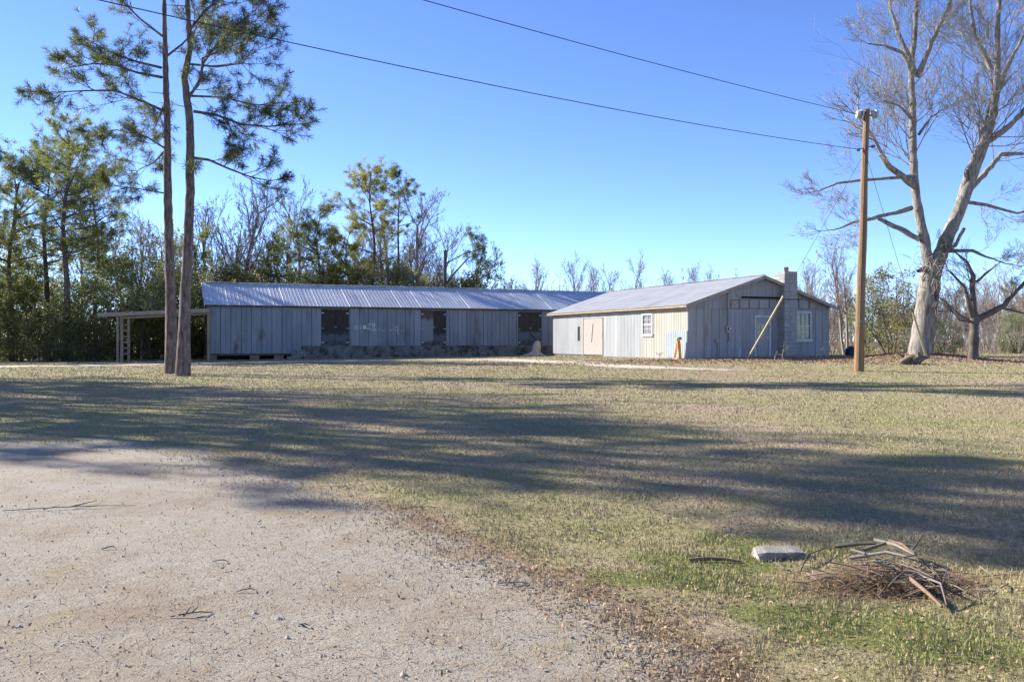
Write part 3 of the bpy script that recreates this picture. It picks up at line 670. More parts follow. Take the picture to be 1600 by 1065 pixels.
for k in range(9):
    a = rnd.uniform(0, 6.28); e = rnd.uniform(.4, 1.25); d = Vector((math.cos(a) * math.cos(e), .6 * math.sin(a) * math.cos(e), math.sin(e)))
    p0 = Vector((rnd.uniform(-.35, .35), rnd.uniform(-.15, .15), .05)); L = rnd.uniform(.3, .65); root.path([p0 - d * .1, p0 + d * L * .5, p0 + d * L + Vector((rnd.uniform(-.15, .15), 0, -.08))], [.11, .085, .03], 7)
o = link('uprooted_stump', root.mesh('uprooted_stump'), M['root_wood']); o.location = b0 + Vector((0, 0, .06)); o.scale = (1.2, 1.2, 1.3); tag(o, 'gnarled uprooted stump on the dirt mound below the big bare tree', 'stump')
b0 = ground_px(1331, 556); mb = NP(); mb.path([(0, 0, -.05), (0, 0, .1), (.02, 0, .3), (.05, 0, .45), (.08, 0, .5)], [.30, .36, .32, .18, .04], 12)
v_ = np.concatenate(mb.v); mb.v = [v_ + .04 * np.sin(v_[:, [2, 0, 1]] * 13)]
o = link('black_bag', mb.mesh('black_bag'), M['black_plastic']); o.location = b0; tag(o, 'small black bag on the ground left of the utility pole', 'bag')
# ------------------------------------------------------------------ utility poles, guys, wires
PB = ground_px(1341, 580); PH = P(1353, 171, PB.y).z - PB.z; lean = (P(1354, 171, PB.y).x - PB.x)
def upole(loc, label, lx):
    e = empty('utility_pole', loc); tag(e, label, 'utility pole')
    n_ = NP(); m_ = 14; n_.path([(lx * k / m_ + .012 * math.sin(k), 0, -.4 + (PH + .4) * k / m_) for k in range(m_ + 1)], [.175 - .075 * k / m_ for k in range(m_ + 1)], 16)
    link('shaft', n_.mesh('shaft'), M['pole_wood'], e)
    MB().tube([(lx, 0, PH), (lx, 0, PH + .004)], [.10, .09], 12).build('pole_top', M['old_wood'], e)
    zt_ = PH - .22
    for s in (-1, 1):
        n2 = MB(); n2.tube([(lx + s * .10, -.02, zt_), (lx + s * .16, -.03, zt_), (lx + s * .17, -.03, zt_ + .01), (lx + s * .23, -.04, zt_ + .02), (lx + s * .25, -.04, zt_ + .02), (lx + s * .30, -.05, zt_ + .03), (lx + s * .37, -.05, zt_ + .035)], [.03, .05, .16, .17, .10, .17, .13], 14)
        n2.build('insulator', M['porcelain'], e, smooth=False)
    zc_ = PH - 1.38
    gw = NP(); gw.path([(lx * k / 8 + .12 * math.cos(2.2), -.17 + .06 * k / 8, (PH - .5) * k / 8) for k in range(9)], .012, 5); link('ground_wire', gw.mesh('ground_wire'), M['steel'], e)
    MB().box(lx * .2 - .05, lx * .2 + .05, -.185, -.172, 1.7, 1.82).build('pole_tag', M['steel'], e)
    MB().bar((lx * .85 - .30, -.05, zc_ - .05), (lx * .85 + .30, .02, zc_ + .09), .035).build('cross_bolt', M['steel'], e)
    for s in (-1, 1): MB().tube([(lx * .85 + s * .22, -.03, zc_ + s * .05), (lx * .85 + s * .33, -.03, zc_ + s * .075)], [.06, .05], 8).build('spool', M['steel'], e)
    return e
upole(PB, 'brown wooden utility pole standing alone right of the workshop', lean)
P2 = Vector((-29.5, -4.8, float(gz(-29.5, -4.8)))); upole(P2, 'second wooden utility pole at the other end of the overhead wires', 0)
def wire(a, b, sag, r, label):
    n_ = NP(); m_ = 40; n_.path([a.lerp(b, k / m_) - Vector((0, 0, 4 * sag * (k / m_) * (1 - k / m_))) for k in range(m_ + 1)], r, 5)
    o = link('overhead_wire', n_.mesh('overhead_wire'), M['wire']); tag(o, label, 'wire'); return o
wire(PB + Vector((lean - .25, -.03, PH - .2)), P2 + Vector((0, 0, PH - .2)), .62, .011, 'upper overhead wire running from the pole top to the upper left')
wire(PB + Vector((lean * .85 - .3, -.03, PH - 1.42)), P2 + Vector((0, 0, PH - 1.42)), .95, .011, 'lower overhead wire running left behind the twin pines')
def guy(anchor, label, gl, glabel):
    top = PB + Vector((lean * .85, 0, PH - 1.5)); e = empty('guy_wire', anchor); tag(e, label, 'guy wire')
    d = top - anchor; n_ = NP(); n_.path([-.1 * d.normalized(), d * .5, d], .008, 5); link('cable', n_.mesh('cable'), M['wire'], e)
    u = d.normalized(); n_ = NP(); n_.path([u * .03, u * gl * .5, u * gl], .045, 8); link('guard', n_.mesh('guard'), M['yellow_guard'], e)
guy(ground_px(1168, 561), 'guy wire with a long yellow guard slanting across the workshop door', 4.6, '')
guy(ground_px(1447, 558), 'guy wire with a yellow guard slanting across the big bare tree trunk', 3.0, '')
# ------------------------------------------------------------------ tree builders
def frame_of(d):
    u = d.cross(Vector((0, 0, 1))); u = Vector((1, 0, 0)) if u.length < 1e-3 else u.normalized(); return u, u.cross(d)
def rdir(d, ang, az):
    u, v = frame_of(d); return (d * math.cos(ang) + (u * math.cos(az) + v * math.sin(az)) * math.sin(ang)).normalized()
def tufts(pos, dirs, k, length, width, g, spread=1.0):
    """needle tufts: k thin triangles around each point"""
    n_ = len(pos); pos = np.repeat(pos, k, 0); dirs = np.repeat(dirs, k, 0)
    r = g.normal(size=(n_ * k, 3)); r /= np.linalg.norm(r, axis=1)[:, None]
    d = dirs * .75 + r * spread; d /= np.linalg.norm(d, axis=1)[:, None]
    L = length * g.uniform(.7, 1.15, (n_ * k, 1)); s = np.cross(d, g.normal(size=(n_ * k, 3))); s /= np.linalg.norm(s, axis=1)[:, None] + 1e-9
    base = pos - dirs * g.uniform(0, .12, (n_ * k, 1))
    tip = base + d * L; tip[:, 2] -= .12 * L[:, 0]
    v = np.stack([base - s * width * .35, base + s * width * .35, tip + s * width * .5, tip - s * width * .5], 1).reshape(-1, 3)
    return v, np.arange(n_ * k * 4).reshape(-1, 4)
def leaves(pos, size, g, flat=.0):
    n_ = len(pos); a = g.normal(size=(n_, 3)); a /= np.linalg.norm(a, axis=1)[:, None]; b = np.cross(a, g.normal(size=(n_, 3))); b /= np.linalg.norm(b, axis=1)[:, None] + 1e-9
    s = size * g.uniform(.6, 1.3, (n_, 1)); a = a * s; b = b * s * .5
    v = np.stack([pos - a, pos + b * .9, pos + a, pos - b * .9], 1).reshape(-1, 3); return v, np.arange(n_ * 4).reshape(-1, 4)
def shoot(sg, tp, td, p, d, L, r, g, ntuft, lev=0):
    """pine shoot: a few steps, side shoots, tufts near the end"""
    q = Vector(p); dd = Vector(d); n_ = 4
    for k in range(n_):
        dd = (dd + Vector((g.uniform(-.22, .22), g.uniform(-.22, .22), g.uniform(-.05, .25)))).normalized(); q2 = q + dd * L / n_
        sg.append((*q, *q2, r * (1 - k / n_ * .7), r * (1 - (k + 1) / n_ * .7)))
        if lev < 1 and k >= 1:
            for s in (-1, 1):
                if g.random() < .8: shoot(sg, tp, td, q2, rdir(dd, g.uniform(.5, .95), g.uniform(0, 6.28)), L * g.uniform(.35, .55), r * .5, g, ntuft, lev + 1)
        q = q2
        if k >= 1:
            if g.random() < ntuft: tp.append(tuple(q)); td.append(tuple(dd))
    tp.append(tuple(q)); td.append(tuple(dd))
def pine_mesh(seed, H, lo, spread, r0, tk, tl, tw, whorl=.55, limbs=None, trunk=None, ntuft=.6, dead=4, gap=.42):
    g = np.random.default_rng(seed)
    wood = NP(); sg = []; tp = []; td = []
    if trunk is None: trunk = [Vector((.25 * math.sin(k * .7 + seed) * k / 12, .25 * math.cos(k * .9 + seed) * k / 12, H * k / 12 - (.4 if k == 0 else 0))) for k in range(13)]
    m_ = len(trunk); rad = [max(.03, r0 * (1 - .86 * k / (m_ - 1))) * (1.35 if k == 0 else 1) for k in range(m_)]
    fine = []; fr = []
    for k in range(m_ - 1):
        for q in range(6): fine.append(trunk[k].lerp(trunk[k + 1], q / 6)); fr.append(rad[k] + (rad[k + 1] - rad[k]) * q / 6)
    fine.append(trunk[-1]); fr.append(rad[-1]); v_, f_ = path_tube(fine, fr, 14)
    v_ = v_ + .012 * np.sin(v_ * 23 + np.roll(v_, 1, 1) * 11); wood.add(v_, f_)
    at = lambda z: min(fine, key=lambda p: abs(p.z - z))
    def limb(pts, r):
        wood.path(pts, np.linspace(r, r * .3, len(pts)), 6)
        for k in range(1, len(pts)):
            a, b = Vector(pts[k - 1]), Vector(pts[k]); L = (b - a).length
            for q in range(max(1, int(L / gap))):
                if k == 1 and g.random() < .5 and len(pts) > 3: continue
                p = a.lerp(b, g.random()); shoot(sg, tp, td, p, rdir((b - a).normalized(), g.uniform(.4, 1.1), g.uniform(0, 6.28)), g.uniform(.6, 1.5) * min(1.2, spread * .3), r * .3, g, ntuft)
        shoot(sg, tp, td, pts[-1], (Vector(pts[-1]) - Vector(pts[-2])).normalized(), .6, r * .35, g, ntuft)
    if limbs:
        for pts, r in limbs: limb(pts, r)
    z = H * lo
    while z < H - .2:
        t_ = (z - H * lo) / (H * (1 - lo)); L = spread * (math.sin(math.pi * min(1, .28 + .72 * t_)) ** .8 * .9 + .12) * g.uniform(.75, 1.15)
        for b in range(g.integers(2, 5)):
            a = g.uniform(0, 6.28); up = .1 + .75 * t_; d = Vector((math.cos(a), math.sin(a), up)).normalized(); p = at(z + g.uniform(-.2, .2)); pts = [p]
            Lb = L * g.uniform(.55, 1.1)
            for k in range(4): d = (d + Vector((g.uniform(-.16, .16), g.uniform(-.16, .16), g.uniform(-.12, .16)))).normalized(); pts.append(pts[-1] + d * Lb / 4)
            limb(pts, max(.018, .016 * Lb + .01))
        z += whorl * g.uniform(.8, 1.3)
    for k in range(dead):
        a = g.uniform(0, 6.28); p = at(H * g.uniform(lo * .35, lo)); d = Vector((math.cos(a), math.sin(a), g.uniform(-.2, .3))); sg.append((*p, *(p + d * g.uniform(.3, .9)), .02, .008))
    wood.segs(sg, 4)
    nv = NP(); nv.add(*tufts(np.array(tp), np.array(td), tk, tl, tw, g))
    return wood.mesh('trunk'), nv.mesh('crown', False)
def bare_mesh(seed, H, r0, stems=1, spread=.55, depth=5, lean=0, bole=.28, split=None, up=.12):
    g = np.random.default_rng(seed); wood = NP(); tw = []
    def grow(p, d, L, r, lev):
        n_ = 5 if lev < 2 else 3; pts = [Vector(p)]; q = Vector(p); dd = Vector(d); j = .10 if lev == 0 else .2
        kids = []
        for k in range(n_):
            dd = (dd + Vector((g.uniform(-j, j), g.uniform(-j, j), g.uniform(-j, j) + (up if lev else .02)))).normalized(); q = q + dd * L / n_; pts.append(q.copy()); kids.append((q.copy(), dd.copy(), (k + 1) / n_))
        rad = np.linspace(r, r * (.45 if lev < depth else .3), n_ + 1)
        if lev <= 1: wood.path(pts, rad, 8 if lev == 0 else 5)
        else:
            for k in range(n_): tw.append((*pts[k], *pts[k + 1], max(rad[k], .0095), max(rad[k + 1], .007)))
        if lev >= depth: return
        for q_, dq, f in kids:
            if lev == 0 and f < bole: continue
            for _ in range(1 + (g.random() < .75) + (lev == 0)):
                ff = 1 - .45 * f if lev else (1.15 - .6 * f)
                grow(q_, rdir(dq, g.uniform(.35, .95) * (1.1 if lev == 0 else 1) * spread / .55, g.uniform(0, 6.28)), L * g.uniform(.38, .62) * ff, max(.004, r * (.5 if lev else .42) * (1 - .4 * f)), lev + 1)
    for s in range(stems):
        a = g.uniform(0, 6.28); t_ = 0 if stems == 1 else g.uniform(.08, .3)
        grow(Vector((.15 * math.cos(a) * (stems > 1), .15 * math.sin(a) * (stems > 1), -.2)), Vector((math.cos(a) * t_ + lean, math.sin(a) * t_, 1)).normalized(), H * .72 * (1 if stems == 1 else g.uniform(.7, 1)), r0, 0)
    tn = NP(); tn.segs(tw, 3); return wood.mesh('trunk'), tn.mesh('crown')
def shrub_mesh(seed, H, Wd, nleaf, ls, low=0.05):
    g = np.random.default_rng(seed); wood = NP(); tw = []; cl = []
    for s in range(7):
        a = g.uniform(0, 6.28); p = Vector((.2 * math.cos(a), .2 * math.sin(a), -.2)); d = Vector((math.cos(a) * g.uniform(.1, .6), math.sin(a) * g.uniform(.1, .6), 1)).normalized(); pts = [p]; L = H * g.uniform(.6, .95)
        for k in range(5): d = (d + Vector((g.uniform(-.2, .2), g.uniform(-.2, .2), .05))).normalized(); pts.append(pts[-1] + d * L / 5)
        wood.path(pts, np.linspace(.06, .012, 6), 5)
    for k in range(70):      # leaf clumps through the crown's volume
        z = H * (low + (1 - low) * g.beta(1.3, 1.25)); t_ = z / H; R_ = Wd / 2 * (1.0 * math.sin(math.pi * min(1, .18 + .72 * t_)) ** .7) * (0.85 + .3 * g.random()); a = g.uniform(0, 6.28); q = R_ * math.sqrt(g.uniform(.12, 1))
        c = np.array([q * math.cos(a), q * math.sin(a), z]); cl.append((c, g.uniform(.25, .62) * Wd / 4))
        tw.append((c[0] * .15, c[1] * .15, max(.1, z - .9), *c, .018, .006))
    wt = np.array([s ** 2 for _, s in cl]); cnt = (wt / wt.sum() * nleaf).astype(int); pos = []
    for (c, s), n_ in zip(cl, cnt):
        d = g.normal(size=(n_, 3)); d /= np.linalg.norm(d, axis=1)[:, None]; pos.append(c + d * s * g.uniform(.25, 1.08, (n_, 1)) ** .6 * np.array([1.15, 1.15, .85]))
    pos = np.concatenate(pos); pos = pos[pos[:, 2] > .02]
    wood.segs(tw, 3); lv = NP(); lv.add(*leaves(pos, ls, g)); return wood.mesh('trunk'), lv.mesh('crown', False)
def place(name, meshes, mats, loc, label, cat, group=None, s=1.0, rz=0, sz=None):
    e = empty(name, loc, rz); e.scale = (s, s, sz or s); tag(e, label, cat, group)
    for nm, me, mt_ in zip(('trunk', 'crown'), meshes, mats):
        o = bpy.data.objects.new(nm, me); C.objects.link(o); o.parent = e
        if not me.materials: me.materials.append(mt_)
        if me.materials[0] != mt_: o.material_slots[0].link = 'OBJECT'; o.material_slots[0].material = mt_
    return e
# ------------------------------------------------------------------ twin pines in front
def px_path(pts, base, d, dy=0.0, wob=0.0):
    out = []
    for k, (a, b) in enumerate(pts):
        p = P(a, b, d); f = k / (len(pts) - 1); out.append(Vector((p.x, d + dy * f + wob * math.sin(k * 2.1), p.z)) - base)
    return out
PA = ground_px(268, 583.5); PC = ground_px(285, 587)
def hero_pine(base, tr, limbs, seed, label, top):
    d = base.y; trunk = px_path([(a, b) for a, b in tr], base, d); trunk[0].z = -.3
    lm = [(px_path(l, base, d, dy), r) for l, dy, r in limbs]
    H = trunk[-1].z; tm = pine_mesh(seed, H, top, 3.4, .215, 17, .23, .012, whorl=.7, limbs=lm, trunk=trunk, ntuft=.75, dead=9, gap=.27)
    return place('pine_tree', tm, (M['pine_bark'], M['needles_near']), base, label, 'pine tree', 'twin pines on the lawn')
hero_pine(PA, [(268, 590), (267, 480), (264, 380), (262, 300), (261, 200), (259, 120), (257, 40), (256, -40), (254, -130), (252, -220)],
  [([(257, 174), (226, 161), (190, 148), (150, 152), (95, 158)], -1.2, .06), ([(253, 121), (210, 111), (174, 97), (135, 92), (85, 97)], .8, .06), ([(252, 106), (208, 92), (168, 76), (130, 55), (100, 38)], 1.5, .055),
   ([(258, 232), (235, 217), (192, 208), (172, 214)], -.8, .045), ([(258, 302), (205, 291), (157, 283)], 1.0, .035), ([(258, 60), (225, 35), (195, 5), (180, -20)], -1, .05), ([(260, 232), (235, 250), (205, 258), (190, 262)], 1.2, .04),
   ([(258, 90), (275, 60), (285, 30), (290, -10)], 2.0, .05), ([(258, 160), (225, 180), (200, 185)], 2.4, .04)], 3, 'tall pine on the lawn, left trunk of the twin pair', .80)
hero_pine(PC, [(285, 594), (289, 480), (294, 380), (297, 300), (297, 190), (288, 122), (297, 75), (293, 10), (292, -60), (291, -140), (290, -220)],
  [([(298, 246), (330, 252), (365, 268), (400, 282), (432, 290)], -1.0, .06), ([(302, 174), (335, 177), (370, 189), (410, 190), (450, 184)], 1.0, .06), ([(291, 160), (318, 126), (325, 98), (355, 92), (392, 82), (425, 62)], -1.4, .055),
   ([(291, 155), (308, 130), (313, 95), (330, 65), (355, 35), (388, 4)], .8, .06), ([(297, 150), (340, 145), (380, 150), (425, 145)], 1.8, .045), ([(294, 50), (330, 25), (370, 12), (410, 5)], -1.8, .05), ([(294, 100), (350, 115), (400, 120), (425, 110)], -2.4, .045), ([(360, 186), (385, 205), (380, 222)], -.4, .03)],
  8, 'tall pine on the lawn, right trunk of the twin pair with crooked upper stem', .80)
# ------------------------------------------------------------------ big bare tree, small dark tree
def traced_bare(name, base, d, trunk_paths, seed, mats, label, depth=4, twigL=1.0, dens=2.2):
    g = np.random.default_rng(seed); wood = NP(); tw = []
    def grow(p, dd, L, r, lev):
        q = Vector(p); n_ = 3; dd = Vector(dd)
        for k in range(n_):
            dd = (dd + Vector((g.uniform(-.2, .2), g.uniform(-.2, .2), g.uniform(-.05, .3)))).normalized(); q2 = q + dd * L / n_
            tw.append((*q, *q2, max(r * (1 - .22 * k), .0055), max(r * (1 - .22 * (k + 1)), .0045))); q = q2
            if lev < depth:
                for _ in range(1 + (g.random() < .6)): grow(q, rdir(dd, g.uniform(.35, .95), g.uniform(0, 6.28)), L * g.uniform(.45, .7), r * .55, lev + 1)
    for pts, r0, r1, tp_, dy in trunk_paths:
        pp = px_path(pts, base, d, dy); fine = []
        for k in range(len(pp) - 1):
            for q in range(5): fine.append(pp[k].lerp(pp[k + 1], q / 5))
        fine.append(pp[-1]); rad = np.linspace(r0, r1, len(fine))
        v_, f_ = path_tube(fine, rad, 12); wood.add(v_ + .02 * np.sin(v_ * 9 + np.roll(v_, 1, 1) * 7), f_)
        if tp_:
            for k in range(int(len(fine) * tp_ * .999), len(fine)):
                pass
            L_ = sum((b - a).length for a, b in zip(pp[:-1], pp[1:])); m_ = int(L_ * dens)
            for q in range(m_):
                f = 1 - (1 - tp_) * g.random() if tp_ < 1 else 1; i_ = min(len(fine) - 2, int(f * (len(fine) - 1))); dd = (fine[i_ + 1] - fine[i_]).normalized()
                grow(fine[i_].lerp(fine[i_ + 1], g.random()), rdir(dd, g.uniform(.4, 1.1), g.uniform(0, 6.28)), twigL * g.uniform(.6, 1.9) * min(1.2, max(.3, rad[i_] / .12)), min(.045, max(.012, rad[i_] * .2)), 1)
            grow(fine[-1], (fine[-1] - fine[-2]).normalized(), twigL * 1.3 * min(1, max(.45, r1 / .06)), r1, 0 if r1 > .035 else 1)
    tn = NP(); tn.segs(tw, 3)
    return place(name, (wood.mesh('trunk'), tn.mesh('crown')), mats, base, label, 'tree')
BT = ground_px(1440, 553); d = BT.y
traced_bare('bare_tree', BT, d, [
  ([(1436, 562), (1440, 540), (1446, 500), (1452, 450), (1456, 415)], .55, .42, 0, 0),
  ([(1452, 425), (1447, 380), (1437, 330), (1432, 290), (1430, 230), (1431, 160), (1428, 110), (1436, 50), (1440, -30), (1445, -120)], .24, .06, .35, .5),
  ([(1458, 425), (1475, 380), (1492, 340), (1510, 290), (1530, 235), (1545, 180), (1550, 120), (1548, 60), (1552, -40)], .33, .08, .4, -.6),
  ([(1500, 318), (1508, 270), (1520, 235), (1560, 205), (1600, 160), (1660, 80)], .20, .06, .3, -1.4), ([(1530, 235), (1560, 150), (1585, 100), (1620, 40)], .18, .05, .3, .9),
  ([(1510, 300), (1545, 270), (1580, 235), (1625, 232), (1680, 215)], .15, .04, .3, 1.6), ([(1428, 120), (1405, 85), (1375, 78), (1345, 80)], .10, .03, .2, -.9), ([(1430, 115), (1412, 60), (1400, 10), (1398, -50)], .13, .04, .2, .8),
  ([(1434, 120), (1450, 70), (1470, 20), (1490, -40)], .13, .04, .2, -1), ([(1430, 290), (1405, 275), (1385, 262), (1372, 245)], .17, .10, 1, -.4), ([(1425, 325), (1390, 335), (1350, 345), (1318, 353), (1290, 364)], .11, .03, .45, -1.2),
  ([(1432, 275), (1400, 276), (1350, 278), (1318, 281), (1290, 292)], .10, .028, .4, 1.0), ([(1437, 375), (1410, 355), (1382, 338)], .13, .09, 0, .7), ([(1470, 400), (1485, 385), (1492, 360)], .11, .06, 0, -.8), ([(1484, 392), (1515, 393), (1545, 407)], .10, .04, .6, -.5),
  ([(1446, 420), (1435, 422), (1424, 425)], .13, .07, 0, -.6), ([(1502, 314), (1545, 318), (1600, 330), (1640, 320)], .09, .03, .2, .8), ([(1550, 110), (1530, 50), (1525, -20)], .12, .04, .2, .7), ([(1436, 210), (1460, 180), (1485, 165)], .07, .025, .2, .6), ([(1430, 190), (1400, 170), (1370, 165)], .07, .025, .2, -.8)],
  21, (M['grey_bark'], M['grey_twig']), 'big pale-barked bare tree with forked trunk on the dirt mound', depth=4, twigL=1.6, dens=1.7)
e = bpy.data.objects['bare_tree']
tg = NP(); g = np.random.default_rng(5); sgl = []; c0 = P(1453, 412, d) - BT
for k in range(260):
    p = Vector((c0.x + g.normal() * .38, c0.y + g.normal() * .4 - .35, c0.z + g.normal() * .38 - .1)); q = p + Vector((g.normal() * .3, g.normal() * .2, g.normal() * .3 - .15)); sgl.append((*p, *q, .012, .005))
for k in range(90):
    z0 = g.uniform(-3.2, -.2); p = Vector((c0.x + .25 + g.normal() * .2, c0.y - .62 + g.normal() * .08, c0.z + z0)); q = p + Vector((g.normal() * .18, g.normal() * .1, -g.uniform(.2, .6))); sgl.append((*p, *q, .01, .006))
tg.segs(sgl, 3); tag(link('vine_tangle', tg.mesh('vine_tangle'), M['grey_twig'], e), kind='stuff')
ST = ground_px(1520, 561); d = ST.y
traced_bare('bare_tree', ST, d, [
  ([(1520, 566), (1521, 540), (1522, 510), (1523, 490)], .23, .19, 0, 0), ([(1522, 500), (1512, 480), (1505, 460), (1498, 448), (1480, 435), (1468, 425)], .13, .03, .3, -.8), ([(1523, 495), (1522, 460), (1525, 430), (1516, 405), (1505, 395)], .15, .04, .3, .5),
  ([(1520, 505), (1500, 490), (1485, 470), (1470, 452)], .11, .03, .3, .9), ([(1525, 500), (1545, 488), (1562, 478), (1580, 455), (1605, 425)], .16, .05, .3, -.6), ([(1527, 502), (1555, 485), (1580, 480), (1620, 488)], .10, .03, .3, .9), ([(1515, 502), (1490, 500), (1463, 485)], .06, .02, .3, -1.2), ([(1525, 440), (1540, 425), (1548, 415)], .06, .02, .2, -.5)],
  33, (M['dark_twig'], M['dark_twig']), 'small dark bare tree with spreading limbs right of the big pale tree', depth=3, twigL=.8, dens=2.6)
# ------------------------------------------------------------------ tree library
pineA = pine_mesh(41, 17, .45, 3.6, .24, 9, .27, .022, whorl=.95, ntuft=.45)
pineB = pine_mesh(42, 12, .18, 3.4, .17, 9, .27, .022, whorl=.85, ntuft=.45)
pineC = pine_mesh(43, 16, .66, 2.0, .17, 9, .27, .022, whorl=.85, ntuft=.45)
bareA = bare_mesh(51, 12, .17, 1, .55, 4, 0, .3); bareB = bare_mesh(52, 12, .15, 1, .46, 4, 0, .25, up=.12); bareC = bare_mesh(53, 9, .09, 4, .5, 3, 0, .2, up=.12)
bareD = bare_mesh(54, 12, .16, 2, .5, 4, 0, .3, up=.12)
shrA = shrub_mesh(61, 5.5, 4.4, 6500, .075); shrB = shrub_mesh(62, 6.5, 4.0, 6500, .07); shrC = shrub_mesh(63, 3.6, 4.0, 6000, .065)
hz_ = lambda ms: max(float(np.array([v.co.z for v in me_.vertices]).max()) for me_ in ms)
LIB = {'pineA': (pineA, hz_(pineA), 'pine_tree', 'pine tree'), 'pineB': (pineB, hz_(pineB), 'pine_tree', 'pine tree'), 'pineC': (pineC, hz_(pineC), 'pine_tree', 'pine tree'),
       'bareA': (bareA, hz_(bareA), 'bare_tree', 'tree'), 'bareB': (bareB, hz_(bareB), 'bare_tree', 'tree'), 'bareC': (bareC, hz_(bareC), 'bare_tree', 'tree'), 'bareD': (bareD, hz_(bareD), 'bare_tree', 'tree'),
       'shrA': (shrA, hz_(shrA), 'evergreen_shrub', 'shrub'), 'shrB': (shrB, hz_(shrB), 'evergreen_shrub', 'shrub'), 'shrC': (shrC, hz_(shrC), 'evergreen_shrub', 'shrub')}
MT = {'pine': ('bark_far', 'needles'), 'bare': ('bare_grey', 'bare_grey'), 'shr': ('branch_dark', 'shrub_leaf')}
def tree(kind, px, top, d, label, group=None, mats=None, rz=None, wide=None):
    me, h0, nm, cat = LIB[kind]; x = (px - 800) / F * d; z0 = float(gz(x, d)); H = CZ + (HZ - top) / F * d - z0; s = H / h0
    mt_ = mats or MT['pine' if kind.startswith('pine') else 'bare' if kind.startswith('bare') else 'shr']
    return place(nm, me, (M[mt_[0]], M[mt_[1]]), (x, d, z0 - .05), label, cat, group, s * (wide or 1), rnd.uniform(0, 6.28) if rz is None else rz, s)
G1 = 'trees behind the long shed'; G2 = 'pines and shrubs at the left edge of the lawn'; G3 = 'bare trees far beyond the roofs'; G4 = 'thicket right of the workshop'
# behind the shed
tree('pineA', 582, 238, 72, 'tall yellow-green pine behind the middle of the shed, tallest there', G1, ('bark_far', 'needles_yellow'))
tree('pineC', 622, 248, 75, 'thin pine with foliage only at its top, right of the yellow-green pine', G1)
tree('bareA', 660, 272, 72, 'broad bare grey tree right of the thin pine', G1)
tree('bareB', 690, 330, 76, 'slender bare tree at the right flank of the broad bare tree', G1)
tree('pineB', 500, 300, 68, 'bushy green pine left of the yellow-green pine', G1)
tree('pineB', 452, 345, 70, 'low bushy pine above the first shed door', G1)
tree('pineB', 545, 330, 69, 'low green pine close beside the yellow-green pine', G1, ('bark_far', 'needles_yellow'))
tree('bareD', 362, 258, 70, 'bare two-stemmed tree just right of the twin pine trunks', G1)
tree('bareB', 325, 300, 72, 'bare narrow tree seen between the twin pines and the shed roof corner', G1)
tree('bareB', 470, 275, 78, 'tall bare tree behind the low bushy pine', G1)
tree('bareA', 420, 320, 76, 'bare twiggy tree left of the low bushy pine', G1)
tree('bareD', 610, 300, 78, 'bare tree standing behind the thin pine', G1)
tree('pineB', 745, 348, 70, 'small pine at the right end of the woods behind the shed', G1, wide=.75)
tree('shrB', 765, 402, 68, 'rust-tinged evergreen shrub below the small pine', G1, ('branch_dark', 'shrub_rust'), wide=1.15)
tree('shrA', 725, 420, 69, 'rust-green shrub left of the small pine, low over the roof', G1, ('branch_dark', 'shrub_rust'))
for k, (px, top) in enumerate([(345, 400), (388, 405), (430, 410), (475, 405), (520, 410), (562, 400), (605, 405), (648, 415), (690, 425)]):
    tree(('shrA', 'shrB')[k % 2], px, top, 66 + (k % 3) * 2, 'leafy understorey shrub showing above the shed roof, ' + ('at its left corner', 'left of the first door', 'left above the first door', 'above the first door', 'right of the first door', 'below the yellow-green pine', 'below the thin pine', 'left of the second door', 'above the second door')[k], 'understorey shrubs above the shed roof', ('branch_dark', ('shrub_leaf', 'shrub_rust', 'shrub_leaf')[k % 3]), wide=1.2)
for k, (px, top) in enumerate([(350, 345), (400, 355), (445, 370), (490, 360), (535, 350), (640, 350), (675, 370), (715, 385), (570, 365)]):
    tree('bareC', px, top, 73 + (k % 4) * 2, 'bare grey sapling clump behind the long shed, ' + ('near its left corner', 'left of the low bushy pine', 'at the low bushy pine', 'at the bushy green pine', 'left of the yellow-green pine', 'below the broad bare tree', 'right under the broad bare tree', 'left of the dead trunk', 'just behind the yellow-green pine')[k], 'sapling clumps behind the shed')
# dead snag
sn = NP(); b0 = Vector((P(695, 500, 67).x, 67, float(gz(-5, 67)))); zt_ = P(695, 391, 67).z - b0.z
sn.path([(0, 0, -.2), (0, 0, zt_ * .5), (.03, 0, zt_)], [.17, .15, .12], 8); sn.path([(.05, 0, zt_ - 2.6), (.8, 0, zt_ - 1.6), (1.8, .2, zt_ - .5), (3.2, .3, zt_ - .1)], [.08, .07, .05, .02], 5); sn.path([(.05, 0, zt_ - 1), (1.4, -.2, zt_ - .3), (2.8, 0, zt_ + .1)], [.05, .04, .015], 5)
o = link('dead_snag', sn.mesh('dead_snag'), M['bark_far']); o.location = b0; tag(o, 'broken dead trunk standing above the shed roof left of the small pine', 'snag')
